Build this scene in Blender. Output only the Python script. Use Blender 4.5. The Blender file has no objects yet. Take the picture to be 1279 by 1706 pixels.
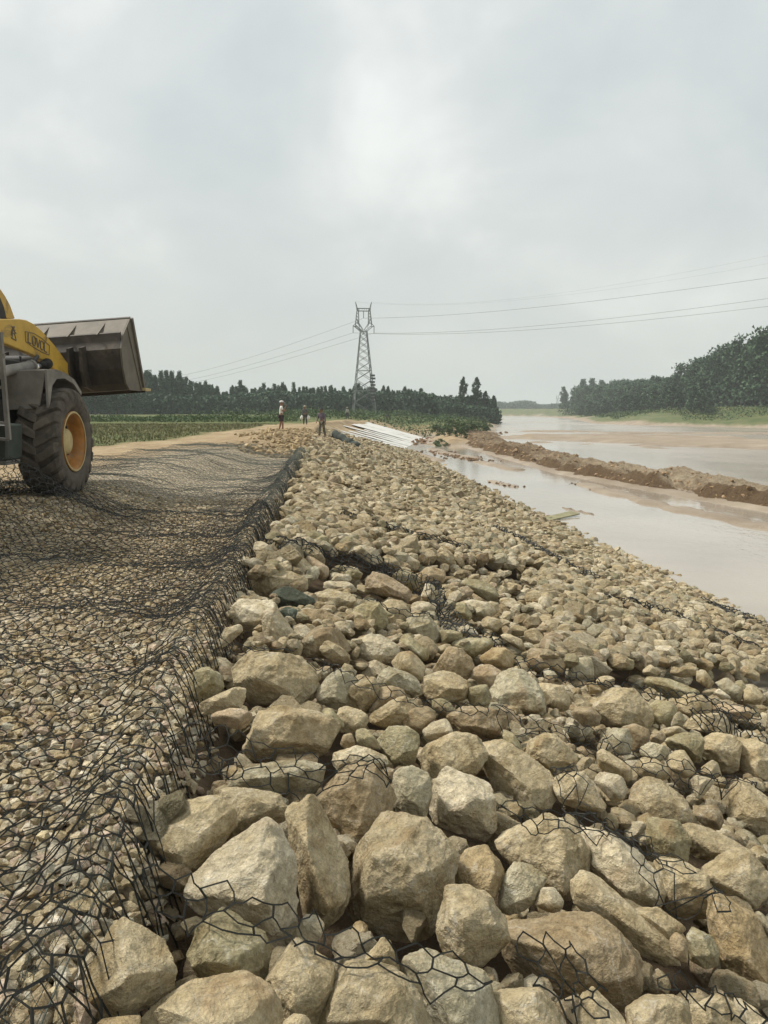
import bpy, math, random
import numpy as np
from mathutils import Vector, Matrix, noise as mn

# ------------------------------------------------------------------ camera, world, sun, exposure
SC = bpy.context.scene
PITCH = math.radians(7.5)
EYE = 1.6
FOC = 1289.0
cam_data = bpy.data.cameras.new('camera')
cam = bpy.data.objects.new('camera', cam_data)
SC.collection.objects.link(cam)
cam.location = (0, 0, EYE)
cam.rotation_euler = (math.pi/2 - PITCH, 0, 0)
cam_data.sensor_fit = 'VERTICAL'
cam_data.sensor_height = 36
cam_data.lens = FOC/1706*36
cam_data.clip_start = 0.05
cam_data.clip_end = 9000
SC.camera = cam

SUN_EL, SUN_AZ = math.radians(52), math.radians(-70)      # azimuth from +Y towards +X
world = bpy.data.worlds.new('World'); SC.world = world
world.use_nodes = True
wn, wl = world.node_tree.nodes, world.node_tree.links
wn.clear()
def W(t, **k):
    n = wn.new(t)
    for a, b in k.items():
        setattr(n, a, b)
    return n
w_out = W('ShaderNodeOutputWorld'); w_bg = W('ShaderNodeBackground')
w_sky = W('ShaderNodeTexSky', sky_type='NISHITA', sun_disc=False)
w_sky.sun_elevation = SUN_EL; w_sky.sun_rotation = SUN_AZ; w_sky.air_density = 1.5; w_sky.dust_density = 4.0
w_str = W('ShaderNodeVectorMath', operation='SCALE'); w_str.inputs['Scale'].default_value = 0.10
wl.new(w_sky.outputs[0], w_str.inputs[0])
w_tc = W('ShaderNodeTexCoord')
w_sep = W('ShaderNodeSeparateXYZ'); wl.new(w_tc.outputs['Generated'], w_sep.inputs[0])
def wmath(op, a, b=None, clamp=False):
    n = W('ShaderNodeMath', operation=op); n.use_clamp = clamp
    for i, v in enumerate((a, b)):
        if v is None: continue
        if isinstance(v, (int, float)): n.inputs[i].default_value = v
        else: wl.new(v, n.inputs[i])
    return n.outputs[0]
# clouds live on a flat layer overhead: direction divided by its height
zc = wmath('MAXIMUM', w_sep.outputs['Z'], 0.0)
den = wmath('ADD', zc, 0.50)
cu = wmath('DIVIDE', w_sep.outputs['X'], den); cv = wmath('DIVIDE', w_sep.outputs['Y'], den)
w_cmb = W('ShaderNodeCombineXYZ'); wl.new(cu, w_cmb.inputs[0]); wl.new(cv, w_cmb.inputs[1])
w_cmb.inputs[2].default_value = 3.7
def wnoise(scale, detail, rough, off):
    m = W('ShaderNodeMapping'); m.inputs['Location'].default_value = off
    wl.new(w_cmb.outputs[0], m.inputs['Vector'])
    n = W('ShaderNodeTexNoise'); n.inputs['Scale'].default_value = scale; n.inputs['Detail'].default_value = detail
    n.inputs['Roughness'].default_value = rough; n.inputs['Distortion'].default_value = 0.25
    wl.new(m.outputs[0], n.inputs['Vector'])
    return n.outputs['Fac']
n1 = wnoise(2.9, 7.0, 0.52, (1.3, 4.1, 0)); n2 = wnoise(1.5, 3.0, 0.45, (7.7, 2.2, 1.0))
cl = wmath('ADD', wmath('MULTIPLY', n1, 0.55), wmath('MULTIPLY', n2, 0.45))
w_ramp = W('ShaderNodeValToRGB'); wl.new(cl, w_ramp.inputs[0])
e = w_ramp.color_ramp.elements
e[0].position = 0.36; e[0].color = (0.425, 0.462, 0.472, 1)
e[1].position = 0.62; e[1].color = (0.70, 0.715, 0.69, 1)
m_ = e.new(0.5); m_.color = (0.525, 0.553, 0.545, 1)
# thin even veil towards the horizon
veil = wmath('SUBTRACT', 1.0, wmath('MULTIPLY', zc, 2.4), clamp=True)
veil = wmath('POWER', veil, 1.6)
w_veil = W('ShaderNodeMix', data_type='RGBA'); w_veil.inputs[7].default_value = (0.465, 0.49, 0.47, 1)
wl.new(veil, w_veil.inputs[0]); wl.new(w_ramp.outputs[0], w_veil.inputs[6])
w_mix = W('ShaderNodeMix', data_type='RGBA'); w_mix.inputs[0].default_value = 0.93
wl.new(w_str.outputs[0], w_mix.inputs[6]); wl.new(w_veil.outputs[2], w_mix.inputs[7])
wl.new(w_mix.outputs[2], w_bg.inputs['Color']); w_bg.inputs['Strength'].default_value = 1.0
wl.new(w_bg.outputs[0], w_out.inputs['Surface'])

sun_d = bpy.data.lights.new('sun', 'SUN'); sun_d.energy = 2.9; sun_d.angle = math.radians(10); sun_d.color = (1.0, 0.95, 0.86)
sun = bpy.data.objects.new('sun', sun_d); SC.collection.objects.link(sun)
sd = Vector((math.sin(SUN_AZ)*math.cos(SUN_EL), math.cos(SUN_AZ)*math.cos(SUN_EL), math.sin(SUN_EL)))
sun.rotation_euler = sd.to_track_quat('Z', 'Y').to_euler()
SC.view_settings.view_transform = 'Standard'
SC.view_settings.look = 'None'
SC.view_settings.exposure = 0.50
SC.view_settings.gamma = 1.0
SC.cycles.max_bounces = 6
SC.cycles.volume_bounces = 1

rnd = random.Random(7)
rg = np.random.default_rng(11)

# ------------------------------------------------------------------ small helpers
def ray(px, py):
    """Direction of the line of sight through a point of the 1279 x 1706 frame."""
    xd = (px-639.5)/FOC; yd = (py-853)/FOC
    return np.array([xd, math.cos(PITCH)-yd*math.sin(PITCH), -(math.sin(PITCH)+yd*math.cos(PITCH))])
CAM = np.array([0, 0, EYE])
def onz(px, py, z):
    d = ray(px, py); t = (z-EYE)/d[2]; return CAM+d*t
def onx(px, py, x):
    d = ray(px, py); t = x/d[0]; return CAM+d*t
def ony(px, py, y):
    d = ray(px, py); t = y/d[1]; return CAM+d*t
def proj(P):
    P = np.atleast_2d(P)-CAM
    c, s = math.cos(PITCH), math.sin(PITCH)
    f = P[:, 1]*c-P[:, 2]*s; u = P[:, 1]*s+P[:, 2]*c
    return np.stack([639.5+FOC*P[:, 0]/f, 853-FOC*u/f], 1), f

def mesh_np(name, V, F, mat, smooth=False, attrs=None):
    V = np.asarray(V, np.float32); F = np.asarray(F, np.int32)
    me = bpy.data.meshes.new(name)
    k = F.shape[1]
    me.vertices.add(len(V)); me.vertices.foreach_set('co', V.ravel())
    me.loops.add(F.size); me.loops.foreach_set('vertex_index', F.ravel())
    me.polygons.add(len(F)); me.polygons.foreach_set('loop_start', np.arange(0, F.size, k, dtype=np.int32))
    me.polygons.foreach_set('use_smooth', np.full(len(F), smooth, bool))
    if attrs:
        for an, (typ, data) in attrs.items():
            a = me.attributes.new(an, typ, 'POINT')
            a.data.foreach_set('color' if 'COLOR' in typ else 'value', np.asarray(data, np.float32).ravel())
    me.update(calc_edges=True)
    if mat: me.materials.append(mat)
    return me
def link(name, me, parent=None, loc=None):
    o = bpy.data.objects.new(name, me); SC.collection.objects.link(o)
    if loc is not None: o.location = loc
    if parent: o.parent = parent
    return o
def tag(o, label=None, cat=None, group=None, kind=None):
    for k, v in (('label', label), ('category', cat), ('group', group), ('kind', kind)):
        if v: o[k] = v
    return o
def thing(name, label, cat, loc=(0, 0, 0), rz=0, group=None):
    o = bpy.data.objects.new(name, None); SC.collection.objects.link(o)
    o.location = loc; o.rotation_euler = (0, 0, rz); o.empty_display_size = 0.2
    return tag(o, label, cat, group)
def dup(o, parent=None):
    c = o.copy(); SC.collection.objects.link(c); c.parent = parent
    for ch in o.children: dup(ch, c)
    return c

class MB:
    """Collects simple solids into one mesh."""
    def __init__(s): s.V = []; s.F = []; s.n = 0
    def add(s, V, F):
        V = np.asarray(V, float); s.V.append(V)
        s.F += [tuple(int(i)+s.n for i in f) for f in F]; s.n += len(V); return s
    def box(s, a, b):
        x0, y0, z0 = a; x1, y1, z1 = b
        return s.add([(x0,y0,z0),(x1,y0,z0),(x1,y1,z0),(x0,y1,z0),(x0,y0,z1),(x1,y0,z1),(x1,y1,z1),(x0,y1,z1)],
                     [(3,2,1,0),(4,5,6,7),(0,1,5,4),(1,2,6,5),(2,3,7,6),(3,0,4,7)])
    def bar(s, a, b, w, h=None):
        a = np.array(a, float); b = np.array(b, float); d = b-a; d /= (np.linalg.norm(d)+1e-9)
        up = np.array([0, 0, 1.]) if abs(d[2]) < .9 else np.array([0, 1., 0])
        x = np.cross(d, up); x /= np.linalg.norm(x); y = np.cross(x, d); h = h or w
        c = [(-1,-1),(1,-1),(1,1),(-1,1)]
        V = [a+x*i*w/2+y*j*h/2 for i, j in c]+[b+x*i*w/2+y*j*h/2 for i, j in c]
        return s.add(V, [(3,2,1,0),(4,5,6,7),(0,1,5,4),(1,2,6,5),(2,3,7,6),(3,0,4,7)])
    def tube(s, pts, r, n=8, cap=True):
        pts = [np.array(p, float) for p in pts]; V = []; F = []
        rr = r if hasattr(r, '__len__') else [r]*len(pts)
        for i, p in enumerate(pts):
            d = pts[min(i+1, len(pts)-1)]-pts[max(i-1, 0)]; d = d/(np.linalg.norm(d)+1e-9)
            up = np.array([0, 0, 1.]) if abs(d[2]) < .9 else np.array([0, 1., 0])
            x = np.cross(d, up); x /= np.linalg.norm(x); y = np.cross(x, d)
            for k in range(n):
                t = 2*math.pi*k/n; V.append(p+rr[i]*(x*math.cos(t)+y*math.sin(t)))
        for i in range(len(pts)-1):
            for k in range(n):
                F.append((i*n+k, i*n+(k+1) % n, (i+1)*n+(k+1) % n, (i+1)*n+k))
        if cap: F.append(tuple(range(n))[::-1]); F.append(tuple((len(pts)-1)*n+k for k in range(n)))
        return s.add(V, F)
    def lathe_x(s, prof, n, x0=0, cy=0, cz=0):
        """prof: (x, radius) pairs, turned round the X axis."""
        V = []; F = []; m = len(prof)
        for k in range(n):
            t = 2*math.pi*k/n
            for x, r in prof: V.append((x0+x, cy+r*math.cos(t), cz+r*math.sin(t)))
        for k in range(n):
            k2 = (k+1) % n
            for i in range(m-1): F.append((k*m+i, k2*m+i, k2*m+i+1, k*m+i+1))
        return s.add(V, F)
    def prism_x(s, poly, x0, x1):
        """poly: (y, z) outline extruded along X."""
        n = len(poly); V = [(x0, y, z) for y, z in poly]+[(x1, y, z) for y, z in poly]
        F = [tuple(range(n)), tuple(range(2*n-1, n-1, -1))]+[(i, i+n, (i+1) % n+n, (i+1) % n) for i in range(n)]
        return s.add(V, F)
    def xf(s, M):
        M = np.array(M)
        s.V = [v@M[:3, :3].T+M[:3, 3] for v in s.V]; return s
    def build(s, name, mat, parent=None, smooth=False, bevel=0, loc=None, org=None):
        V = np.vstack(s.V)
        if org is not None: V = V-np.array(org)
        me = bpy.data.meshes.new(name); me.from_pydata(V.tolist(), [], s.F)
        me.materials.append(mat); me.polygons.foreach_set('use_smooth', [smooth]*len(me.polygons)); me.update()
        import bmesh
        bm = bmesh.new(); bm.from_mesh(me); bmesh.ops.recalc_face_normals(bm, faces=bm.faces)
        if bevel:
            bmesh.ops.bevel(bm, geom=[e for e in bm.edges if e.is_manifold and e.calc_face_angle(0) > .5], offset=bevel, segments=1, affect='EDGES', clamp_overlap=True)
        bm.to_mesh(me); bm.free()
        return link(name, me, parent, loc if loc is not None else org)

# value noise on arrays
def _h(ix, iy, seed):
    n = (ix.astype(np.int64)*374761393+iy.astype(np.int64)*668265263+seed*1274126177) & 0xffffffff
    n = ((n ^ (n >> 13))*1274126177) & 0xffffffff
    return ((n ^ (n >> 16)) & 0xffff)/65535.0
def vn(x, y, seed=0):
    x = np.asarray(x, float); y = np.asarray(y, float)
    ix = np.floor(x); iy = np.floor(y); fx = x-ix; fy = y-iy
    fx = fx*fx*(3-2*fx); fy = fy*fy*(3-2*fy)
    a = _h(ix, iy, seed); b = _h(ix+1, iy, seed); c = _h(ix, iy+1, seed); d = _h(ix+1, iy+1, seed)
    return (a*(1-fx)+b*fx)*(1-fy)+(c*(1-fx)+d*fx)*fy-.5
def fbm(x, y, seed=0, oc=4, gain=.5):
    t = 0; a = 1
    for i in range(oc): t = t+a*vn(x*2**i+i*17.3, y*2**i+i*9.1, seed+i); a *= gain
    return t
def sst(x, a, b):
    t = np.clip((x-a)/(b-a), 0, 1); return t*t*(3-2*t)

# ------------------------------------------------------------------ materials
def material(name):
    m = bpy.data.materials.new(name); m.use_nodes = True
    nt = m.node_tree; nt.nodes.clear()
    o = nt.nodes.new('ShaderNodeOutputMaterial'); b = nt.nodes.new('ShaderNodeBsdfPrincipled')
    nt.links.new(b.outputs[0], o.inputs['Surface'])
    return m, nt, b
class NT:
    def __init__(s, nt): s.nt = nt
    def n(s, t, ins=None, **k):
        n = s.nt.nodes.new(t)
        for a, b in k.items(): setattr(n, a, b)
        for i, v in (ins or {}).items():
            if hasattr(v, 'is_output') or isinstance(v, bpy.types.NodeSocket): s.nt.links.new(v, n.inputs[i])
            else: n.inputs[i].default_value = v
        return n
    def noise(s, vec, scale, detail=4, rough=.55, dist=0):
        return s.n('ShaderNodeTexNoise', {'Vector': vec, 'Scale': scale, 'Detail': detail, 'Roughness': rough, 'Distortion': dist}).outputs['Fac']
    def ramp(s, f, stops):
        r = s.n('ShaderNodeValToRGB', {0: f}); e = r.color_ramp.elements
        e[0].position = stops[0][0]; e[0].color = stops[0][1]; e[1].position = stops[-1][0]; e[1].color = stops[-1][1]
        for p, c in stops[1:-1]: q = e.new(p); q.color = c
        return r.outputs[0]
    def mix(s, f, a, b, mode='MIX'):
        return s.n('ShaderNodeMix', {0: f, 6: a, 7: b}, data_type='RGBA', blend_type=mode).outputs[2]
    def math(s, op, a, b=0.0, clamp=False):
        n = s.n('ShaderNodeMath', {0: a, 1: b}, operation=op); n.use_clamp = clamp; return n.outputs[0]
    def bump(s, h, strength, dist, normal=None):
        d = {'Height': h, 'Strength': strength, 'Distance': dist}
        if normal is not None: d['Normal'] = normal
        return s.n('ShaderNodeBump', d).outputs[0]
def g(v): return (v, v, v, 1)
def C4(r, g_, b): return (r, g_, b, 1)

def rock_material(name, source):
    m, nt, b = material(name); N = NT(nt)
    tc = N.n('ShaderNodeTexCoord').outputs['Object']
    if source == 'object':
        oi = N.n('ShaderNodeObjectInfo'); base = oi.outputs['Color']
        off = N.n('ShaderNodeVectorMath', {0: oi.outputs['Random'], 1: (37.0, 91.0, 53.0)}, operation='MULTIPLY').outputs[0]
        vec = N.n('ShaderNodeVectorMath', {0: tc, 1: off}, operation='ADD').outputs[0]
    else:
        base = N.n('ShaderNodeAttribute', attribute_name='tint').outputs['Color']; vec = tc
    f1 = N.noise(vec, 6.5, 6, .62, .6); f2 = N.noise(vec, 26, 6, .7, .3); f3 = N.noise(vec, 120, 3, .7)
    big = N.ramp(f1, [(.30, C4(.66, .58, .44)), (.46, C4(.98, .94, .84)), (.58, C4(1.08, 1.06, 1.0)), (.72, C4(1.38, 1.38, 1.36))])
    fine = N.ramp(f2, [(.30, g(.66)), (.5, g(1.0)), (.72, g(1.32))])
    grain = N.ramp(f3, [(.3, g(.80)), (.7, g(1.20))])
    c = N.mix(1.0, base, big, 'MULTIPLY'); c = N.mix(1.0, c, fine, 'MULTIPLY'); c = N.mix(1.0, c, grain, 'MULTIPLY')
    # pale crushed veins and rusty stains
    vor = N.n('ShaderNodeTexVoronoi', {'Vector': N.n('ShaderNodeVectorMath', {0: vec, 1: N.n('ShaderNodeVectorMath', {0: N.n('ShaderNodeTexNoise', {'Vector': vec, 'Scale': 9.0}).outputs['Color'], 1: (.16, .16, .16)}, operation='MULTIPLY').outputs[0]}, operation='ADD').outputs[0], 'Scale': 7.0}, feature='DISTANCE_TO_EDGE').outputs['Distance']
    vein = N.math('MULTIPLY', N.ramp(vor, [(.0, g(1)), (.035, g(0))]), N.ramp(f1, [(.45, g(0)), (.62, g(.55))]))
    c = N.mix(vein, c, C4(.62, .58, .48))
    st = N.noise(vec, 3.4, 5, .6, 1.0)
    c = N.mix(N.ramp(st, [(.57, g(0)), (.72, g(.55))]), c, C4(.27, .165, .075))
    nt.links.new(c, b.inputs['Base Color'])
    b.inputs['Roughness'].default_value = .88; b.inputs['Specular IOR Level'].default_value = .25
    crag = N.n('ShaderNodeTexVoronoi', {'Vector': vec, 'Scale': 22.0, 'Randomness': 1.0}, feature='F1').outputs['Distance']
    h = N.math('ADD', N.math('MULTIPLY', f1, 1.4), N.math('ADD', N.math('MULTIPLY', f2, 0.9), N.math('ADD', N.math('MULTIPLY', f3, .16), N.math('MULTIPLY', crag, .25))))
    nt.links.new(N.bump(h, 1.0, .032), b.inputs['Normal'])
    return m
M_ROCK = rock_material('limestone', 'object')
M_ROCKS = rock_material('limestone_heap', 'attr')

def plain(name, col, rough=.6, metal=0, var=.25, scale=6, bump=.0, stain=None, spec=.4, bscale=None):
    m, nt, b = material(name); N = NT(nt)
    tc = N.n('ShaderNodeTexCoord').outputs['Object']
    f = N.noise(tc, scale, 5, .6, .3)
    lo = tuple(c*(1-var) for c in col)+(1,); hi = tuple(min(1, c*(1+var)) for c in col)+(1,)
    c = N.ramp(f, [(.3, lo), (.7, hi)])
    if stain:
        f2 = N.noise(tc, scale*.6, 6, .7, .8)
        c = N.mix(N.ramp(f2, [(stain[3], g(0)), (stain[3]+.12, g(stain[4] if len(stain) > 4 else .8))]), c, C4(*stain[:3]))
    nt.links.new(c, b.inputs['Base Color'])
    b.inputs['Roughness'].default_value = rough; b.inputs['Metallic'].default_value = metal
    b.inputs['Specular IOR Level'].default_value = spec
    if bump: nt.links.new(N.bump(N.noise(tc, bscale or scale*4, 4, .6), 1, bump), b.inputs['Normal'])
    return m
M_WIRE = plain('coated_wire', (.016, .016, .012), .6, 0, .3, 30)
M_WIRE2 = plain('grey_green_wire', (.085, .092, .072), .6, 0, .4, 30)

# ------------------------------------------------------------------ lie of the land
WATER = -2.4
def bend(y): return 0.2*np.maximum(0, np.asarray(y, float)-83)
def xc(y): return -0.9-0.07*np.asarray(y, float)+bend(y)+.07*np.exp(-np.asarray(y, float)/14)+.26*np.exp(-(np.asarray(y, float)/3.2)**2)          # crest edge of the bank
def bank(x, y):
    s = np.asarray(x, float)-xc(y)
    return np.where(s < 0, 0.0, -2.5*np.clip(s/9.1, 0, 1.15))
RL = np.array([(0, 15), (31, 20.5), (45, 17), (60, 16), (85, 14.6), (100, 15), (117, 17), (245, 36), (368, 57), (500, 40), (700, -60), (2600, -900)], float)
RR = np.array([(0, 140), (120, 105), (180, 84), (210, 66), (235, 61), (300, 74), (368, 88), (500, 95), (640, 30), (760, -40), (2600, -860)], float)
def rl(y): return np.interp(y, RL[:, 0], RL[:, 1])
def rr(y): return np.interp(y, RR[:, 0], RR[:, 1])
def seg_dist(x, y, pts):
    best = np.full(np.shape(x), 1e9)
    for (x0, y0), (x1, y1) in zip(pts[:-1], pts[1:]):
        dx, dy = x1-x0, y1-y0; t = np.clip(((x-x0)*dx+(y-y0)*dy)/(dx*dx+dy*dy), 0, 1)
        best = np.minimum(best, np.hypot(x-x0-t*dx, y-y0-t*dy))
    return best
def pz(pts, z=WATER): return [tuple(onz(a, b, z)[:2]) for a, b in pts]
BERM = [(19.5, 20), (17.6, 31), (15.2, 41), (13.4, 50), (12.6, 63), (11.2, 85), (12.5, 105), (15, 125)]
BARS = [(pz([(975, 808), (1030, 824), (1115, 846), (1200, 862), (1300, 884)]), 1.0, .10),
        (pz([(800, 770), (860, 783)]), .9, .10), (pz([(815, 802), (862, 812)]), .35, .09),
        (pz([(720, 748), (745, 756), (790, 764)]), 1.0, .12), (pz([(935, 846), (990, 858)]), .22, .05),
        (pz([(700, 757), (735, 768)]), .5, .12)]
SAND = [(pz([(1000, 730), (1100, 732), (1200, 737), (1300, 742)]), 19.0, .34),
        (pz([(905, 719), (960, 719)]), 6, .2), (pz([(1050, 722), (1290, 722)]), 9, .15)]
def ground_z(x, y, detail=True):
    x = np.asarray(x, float); y = np.asarray(y, float)
    s = x-xc(y)
    # left bank and land behind it
    land = .32*sst(-x, 3.6, 5.0)*sst(y, 6, 10)
    land = land+.35*np.exp(-((x+4.2)/2.2)**2-((y-35)/5.5)**2)*(s < 1)+.10*fbm(x*.35, y*.35, 5)*sst(y, 9, 14)+.05*fbm(x*1.3, y*1.3, 15)*sst(y, 9, 14)
    z = np.where(s < 0, land, land*np.clip(1-s/1.5, 0, 1)+bank(x, y)-.12*sst(s, 0, .4)-.34*sst(s, -.05, .25)*(1-sst(y, 60, 70)))
    bed = -2.95+0*x
    for pts, w, h in BARS+SAND:
        d = seg_dist(x, y, pts)+w*.5*fbm(x*.9/max(w, .5)**.5, y*.9/max(w, .5)**.5, 31, 3)
        bed = np.maximum(bed, WATER-.45+(.45+h)*sst(-d, -w*1.25, -w*.35)+.03*fbm(x*.5, y*.5, 3))
    # strip of land between the pool and the river further up
    up = WATER-.35+np.clip(np.minimum((rl(y)-x)*.16, (s-8.6)*.2+8*sst(y, 118, 150)), -.4, 1.6)+.3*sst(y, 92, 104)
    up = up+.3*fbm(x*.18, y*.18, 8)*sst(y, 98, 110)
    bed = np.maximum(bed, np.where((x < rl(y)) & (y > 90), np.minimum(up, -.5+0*x), -9))
    db = seg_dist(x, y, BERM)
    bed = np.maximum(bed, WATER-.5+.62*sst(-db, -4.2, -2.0))
    # far bank on the right
    dr = x-rr(y)+3.5*fbm(x*.05, y*.05, 21)
    rb = WATER-.5+np.clip(dr*.28, 0, 1.5)+np.clip((dr-6)*.15, 0, 3.9)+.3*fbm(x*.1, y*.1, 22)*sst(dr, 3, 8)
    bed = np.maximum(bed, np.where(dr > 0, rb, -9))
    z = np.maximum(z, bed)
    if detail: z = z+.03*fbm(x*2.2, y*2.2, 77)
    return z
def gz1(x, y): return float(ground_z(np.array([x]), np.array([y]))[0])

def spaced(segs):
    out = []
    for a, b, d0, d1 in segs:
        t = a
        while t < b: out.append(t); t += d0+(d1-d0)*(t-a)/(b-a)
    out.append(segs[-1][1]); return np.array(out)
gx = np.concatenate([-spaced([(15, 60, .5, 3), (60, 900, 4, 90)])[::-1], spaced([(-14.6, 26, .22, .22), (26, 130, .5, 1.6), (130, 900, 4, 80)])])
gy = spaced([(-6, 60, .25, .25), (60, 130, .3, .8), (130, 420, .9, 4), (420, 2600, 6, 150)])
GX, GY = np.meshgrid(gx, gy); GZ = ground_z(GX, GY)
nx, ny = len(gx), len(gy)
idx = np.arange(nx*ny).reshape(ny, nx)
GF = np.stack([idx[:-1, :-1], idx[:-1, 1:], idx[1:, 1:], idx[1:, :-1]], -1).reshape(-1, 4)
s_ = GX-xc(GY)
gb = -9.3+1.6*fbm(GX*.2, GY*.2, 41)+.5*fbm(GX*1.1, GY*1.1, 42)
grass = sst(gb-GX, -.3, .5)*sst(GY, 9, 12)
grass = np.maximum(grass, sst(GY, 118, 135)*(GX < rl(GY))*sst(GZ, -2.0, -1.2))
grass = np.maximum(grass, sst(GY, 66, 80)*sst(-s_, .8, 2.0))
grass = np.maximum(grass, (GX > rr(GY))*sst(GZ+.9*fbm(GX*.06, GY*.06, 45), -1.75, -1.35))
mud = np.maximum(sst(-GZ, 1.9, 2.3), .85*(GX > rl(GY)+5))
ground_m, gnt, gbsdf = material('ground'); N = NT(gnt)
tc = N.n('ShaderNodeTexCoord').outputs['Object']
ag = N.n('ShaderNodeAttribute', attribute_name='grass').outputs['Fac']; am = N.n('ShaderNodeAttribute', attribute_name='mud').outputs['Fac']
agr = N.n('ShaderNodeAttribute', attribute_name='gravel').outputs['Fac']
d1 = N.noise(tc, .9, 6, .65, .4); d2 = N.noise(tc, 9, 5, .7); d3 = N.noise(tc, 60, 3, .6)
dirt = N.ramp(d1, [(.3, C4(.22, .155, .085)), (.5, C4(.33, .245, .145)), (.7, C4(.42, .33, .21))])
dirt = N.mix(1.0, dirt, N.ramp(d2, [(.3, g(.72)), (.7, g(1.2))]), 'MULTIPLY')
vg = N.n('ShaderNodeTexVoronoi', {'Vector': tc, 'Scale': 24.0}); vgd = vg.outputs['Distance']
grav = N.mix(1.0, N.ramp(vg.outputs['Color'], [(.1, C4(.42, .34, .225)), (.5, C4(.56, .465, .325)), (.9, C4(.64, .56, .42))]), N.ramp(vgd, [(.25, g(1.1)), (.6, g(.45))]), 'MULTIPLY')
dirt = N.mix(agr, dirt, grav)
gr1 = N.noise(tc, .35, 5, .6); gr2 = N.noise(tc, 5, 5, .75)
gcol = N.ramp(gr1, [(.3, C4(.065, .095, .030)), (.5, C4(.105, .125, .042)), (.68, C4(.18, .165, .075))])
gcol = N.mix(1.0, gcol, N.ramp(gr2, [(.3, g(.6)), (.7, g(1.3))]), 'MULTIPLY')
mcol = N.ramp(N.noise(tc, .25, 6, .65, .5), [(.3, C4(.21, .16, .11)), (.55, C4(.29, .235, .175)), (.7, C4(.36, .30, .225))])
a_shade = N.n('ShaderNodeAttribute', attribute_name='gap_shade').outputs['Fac']
dirt = N.mix(a_shade, dirt, C4(.115, .082, .05))  # shade of the gaps between rocks, painted into the bank's ground colour
col = N.mix(am, dirt, mcol); col = N.mix(ag, col, gcol)
gnt.links.new(col, gbsdf.inputs['Base Color'])
gnt.links.new(N.ramp(am, [(0, g(.95)), (1, g(.55))]), gbsdf.inputs['Roughness'])
gbsdf.inputs['Specular IOR Level'].default_value = .2
gh = N.math('ADD', N.math('MULTIPLY', d2, .05), N.math('ADD', N.math('MULTIPLY', d3, .012), N.math('MULTIPLY', N.math('MULTIPLY', vgd, -.03), agr)))
gnt.links.new(N.bump(gh, .9, 1.0), gbsdf.inputs['Normal'])
gravel_mask = sst(-s_, -.2, .1)*(1-sst(-GX, 5.6, 7.2))*(1-sst(GY, 24, 28))
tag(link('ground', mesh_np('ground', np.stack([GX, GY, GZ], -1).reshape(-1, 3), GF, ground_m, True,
    {'grass': ('FLOAT', grass), 'mud': ('FLOAT', mud), 'gravel': ('FLOAT', gravel_mask), 'gap_shade': ('FLOAT', sst(s_, -.1, .1)*(1-sst(s_, 9.3, 10))*(1-sst(GY, 64, 70)))})), kind='structure')

# water
wm, wnt, wb = material('muddy_water'); N = NT(wnt)
tc = N.n('ShaderNodeTexCoord').outputs['Object']
wc = N.ramp(N.noise(tc, .12, 4, .6, .5), [(.35, C4(.29, .255, .205)), (.65, C4(.37, .325, .265))])
wnt.links.new(wc, wb.inputs['Base Color'])
wb.inputs['IOR'].default_value = 1.33; wb.inputs['Specular IOR Level'].default_value = .75
rip = N.noise(N.n('ShaderNodeMapping', {'Vector': tc, 'Scale': (1.0, .45, 1.0)}).outputs[0], 3.2, 4, .6)
wnt.links.new(N.bump(rip, .6, .02), wb.inputs['Normal'])
N_r = wnt.nodes.new('ShaderNodeMath'); N_r.operation = 'ADD'
wx_ = N.n('ShaderNodeSeparateXYZ', {0: tc}).outputs['X']
wnt.links.new(N.math('MULTIPLY', N.math('MULTIPLY', N.math('SUBTRACT', wx_, 14.0), .15, True), .13), N_r.inputs[1]); wnt.links.new(N_r.outputs[0], wb.inputs['Roughness'])
wnt.links.new(N.ramp(N.noise(N.n('ShaderNodeMapping', {'Vector': tc, 'Scale': (1.0, .3, 1.0)}).outputs[0], .06, 3, .5), [(.42, g(.05)), (.60, g(.14))]), N_r.inputs[0])
tag(link('water', mesh_np('water', [(-40, -6, WATER), (800, -6, WATER), (800, 2400, WATER), (-900, 2400, WATER)], [(0, 1, 2, 3)], wm)), kind='structure')

# earth berm between the pool and the river
def polyline(pts, step):
    pts = np.array(pts, float); d = np.r_[0, np.cumsum(np.hypot(*np.diff(pts, axis=0).T))]
    t = np.arange(0, d[-1], step); return np.stack([np.interp(t, d, pts[:, i]) for i in range(pts.shape[1])], 1), t
bp, bt = polyline(BERM, .16)
for _ in range(12): bp[1:-1] = (bp[:-2]+2*bp[1:-1]+bp[2:])/4
tan = np.gradient(bp, axis=0); tan /= np.linalg.norm(tan, axis=1)[:, None]
nor = np.stack([tan[:, 1], -tan[:, 0]], 1)              # towards the river (right)
across = np.linspace(-3.6, 4.6, 64)
BT, AC = np.meshgrid(bt, across, indexing='ij')
wdt = 1+.45*np.exp(-((BT-12)/13)**2)
ac2 = AC*np.where(AC > 0, wdt, 1)
bx = bp[:, :1]+nor[:, :1]*ac2; by = bp[:, 1:]+nor[:, 1:]*ac2
edge = .5*fbm(BT*.5, AC*0, 51)+.25*fbm(BT*2, AC*.5, 52)
prof = sst(AC+edge, -2.2, -1.25)*(1-sst(AC+.8*fbm(BT*.3, AC*0, 53), 1.0, 4.2))
hh = .50+.30*fbm(BT*.22, AC*.15, 54, 3)*2
lump = .50*fbm(bx*.6, by*.6, 55, 6, .60)+.26*np.abs(fbm(bx*1.7, by*1.7, 56, 5, .64))
bz = WATER-.25+prof*(hh+lump)+.25*sst(AC+edge, -3.4, -2.0)*(1-sst(AC, 3, 4.4))+prof*.16*fbm(bx*4, by*4, 57, 3)
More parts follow.
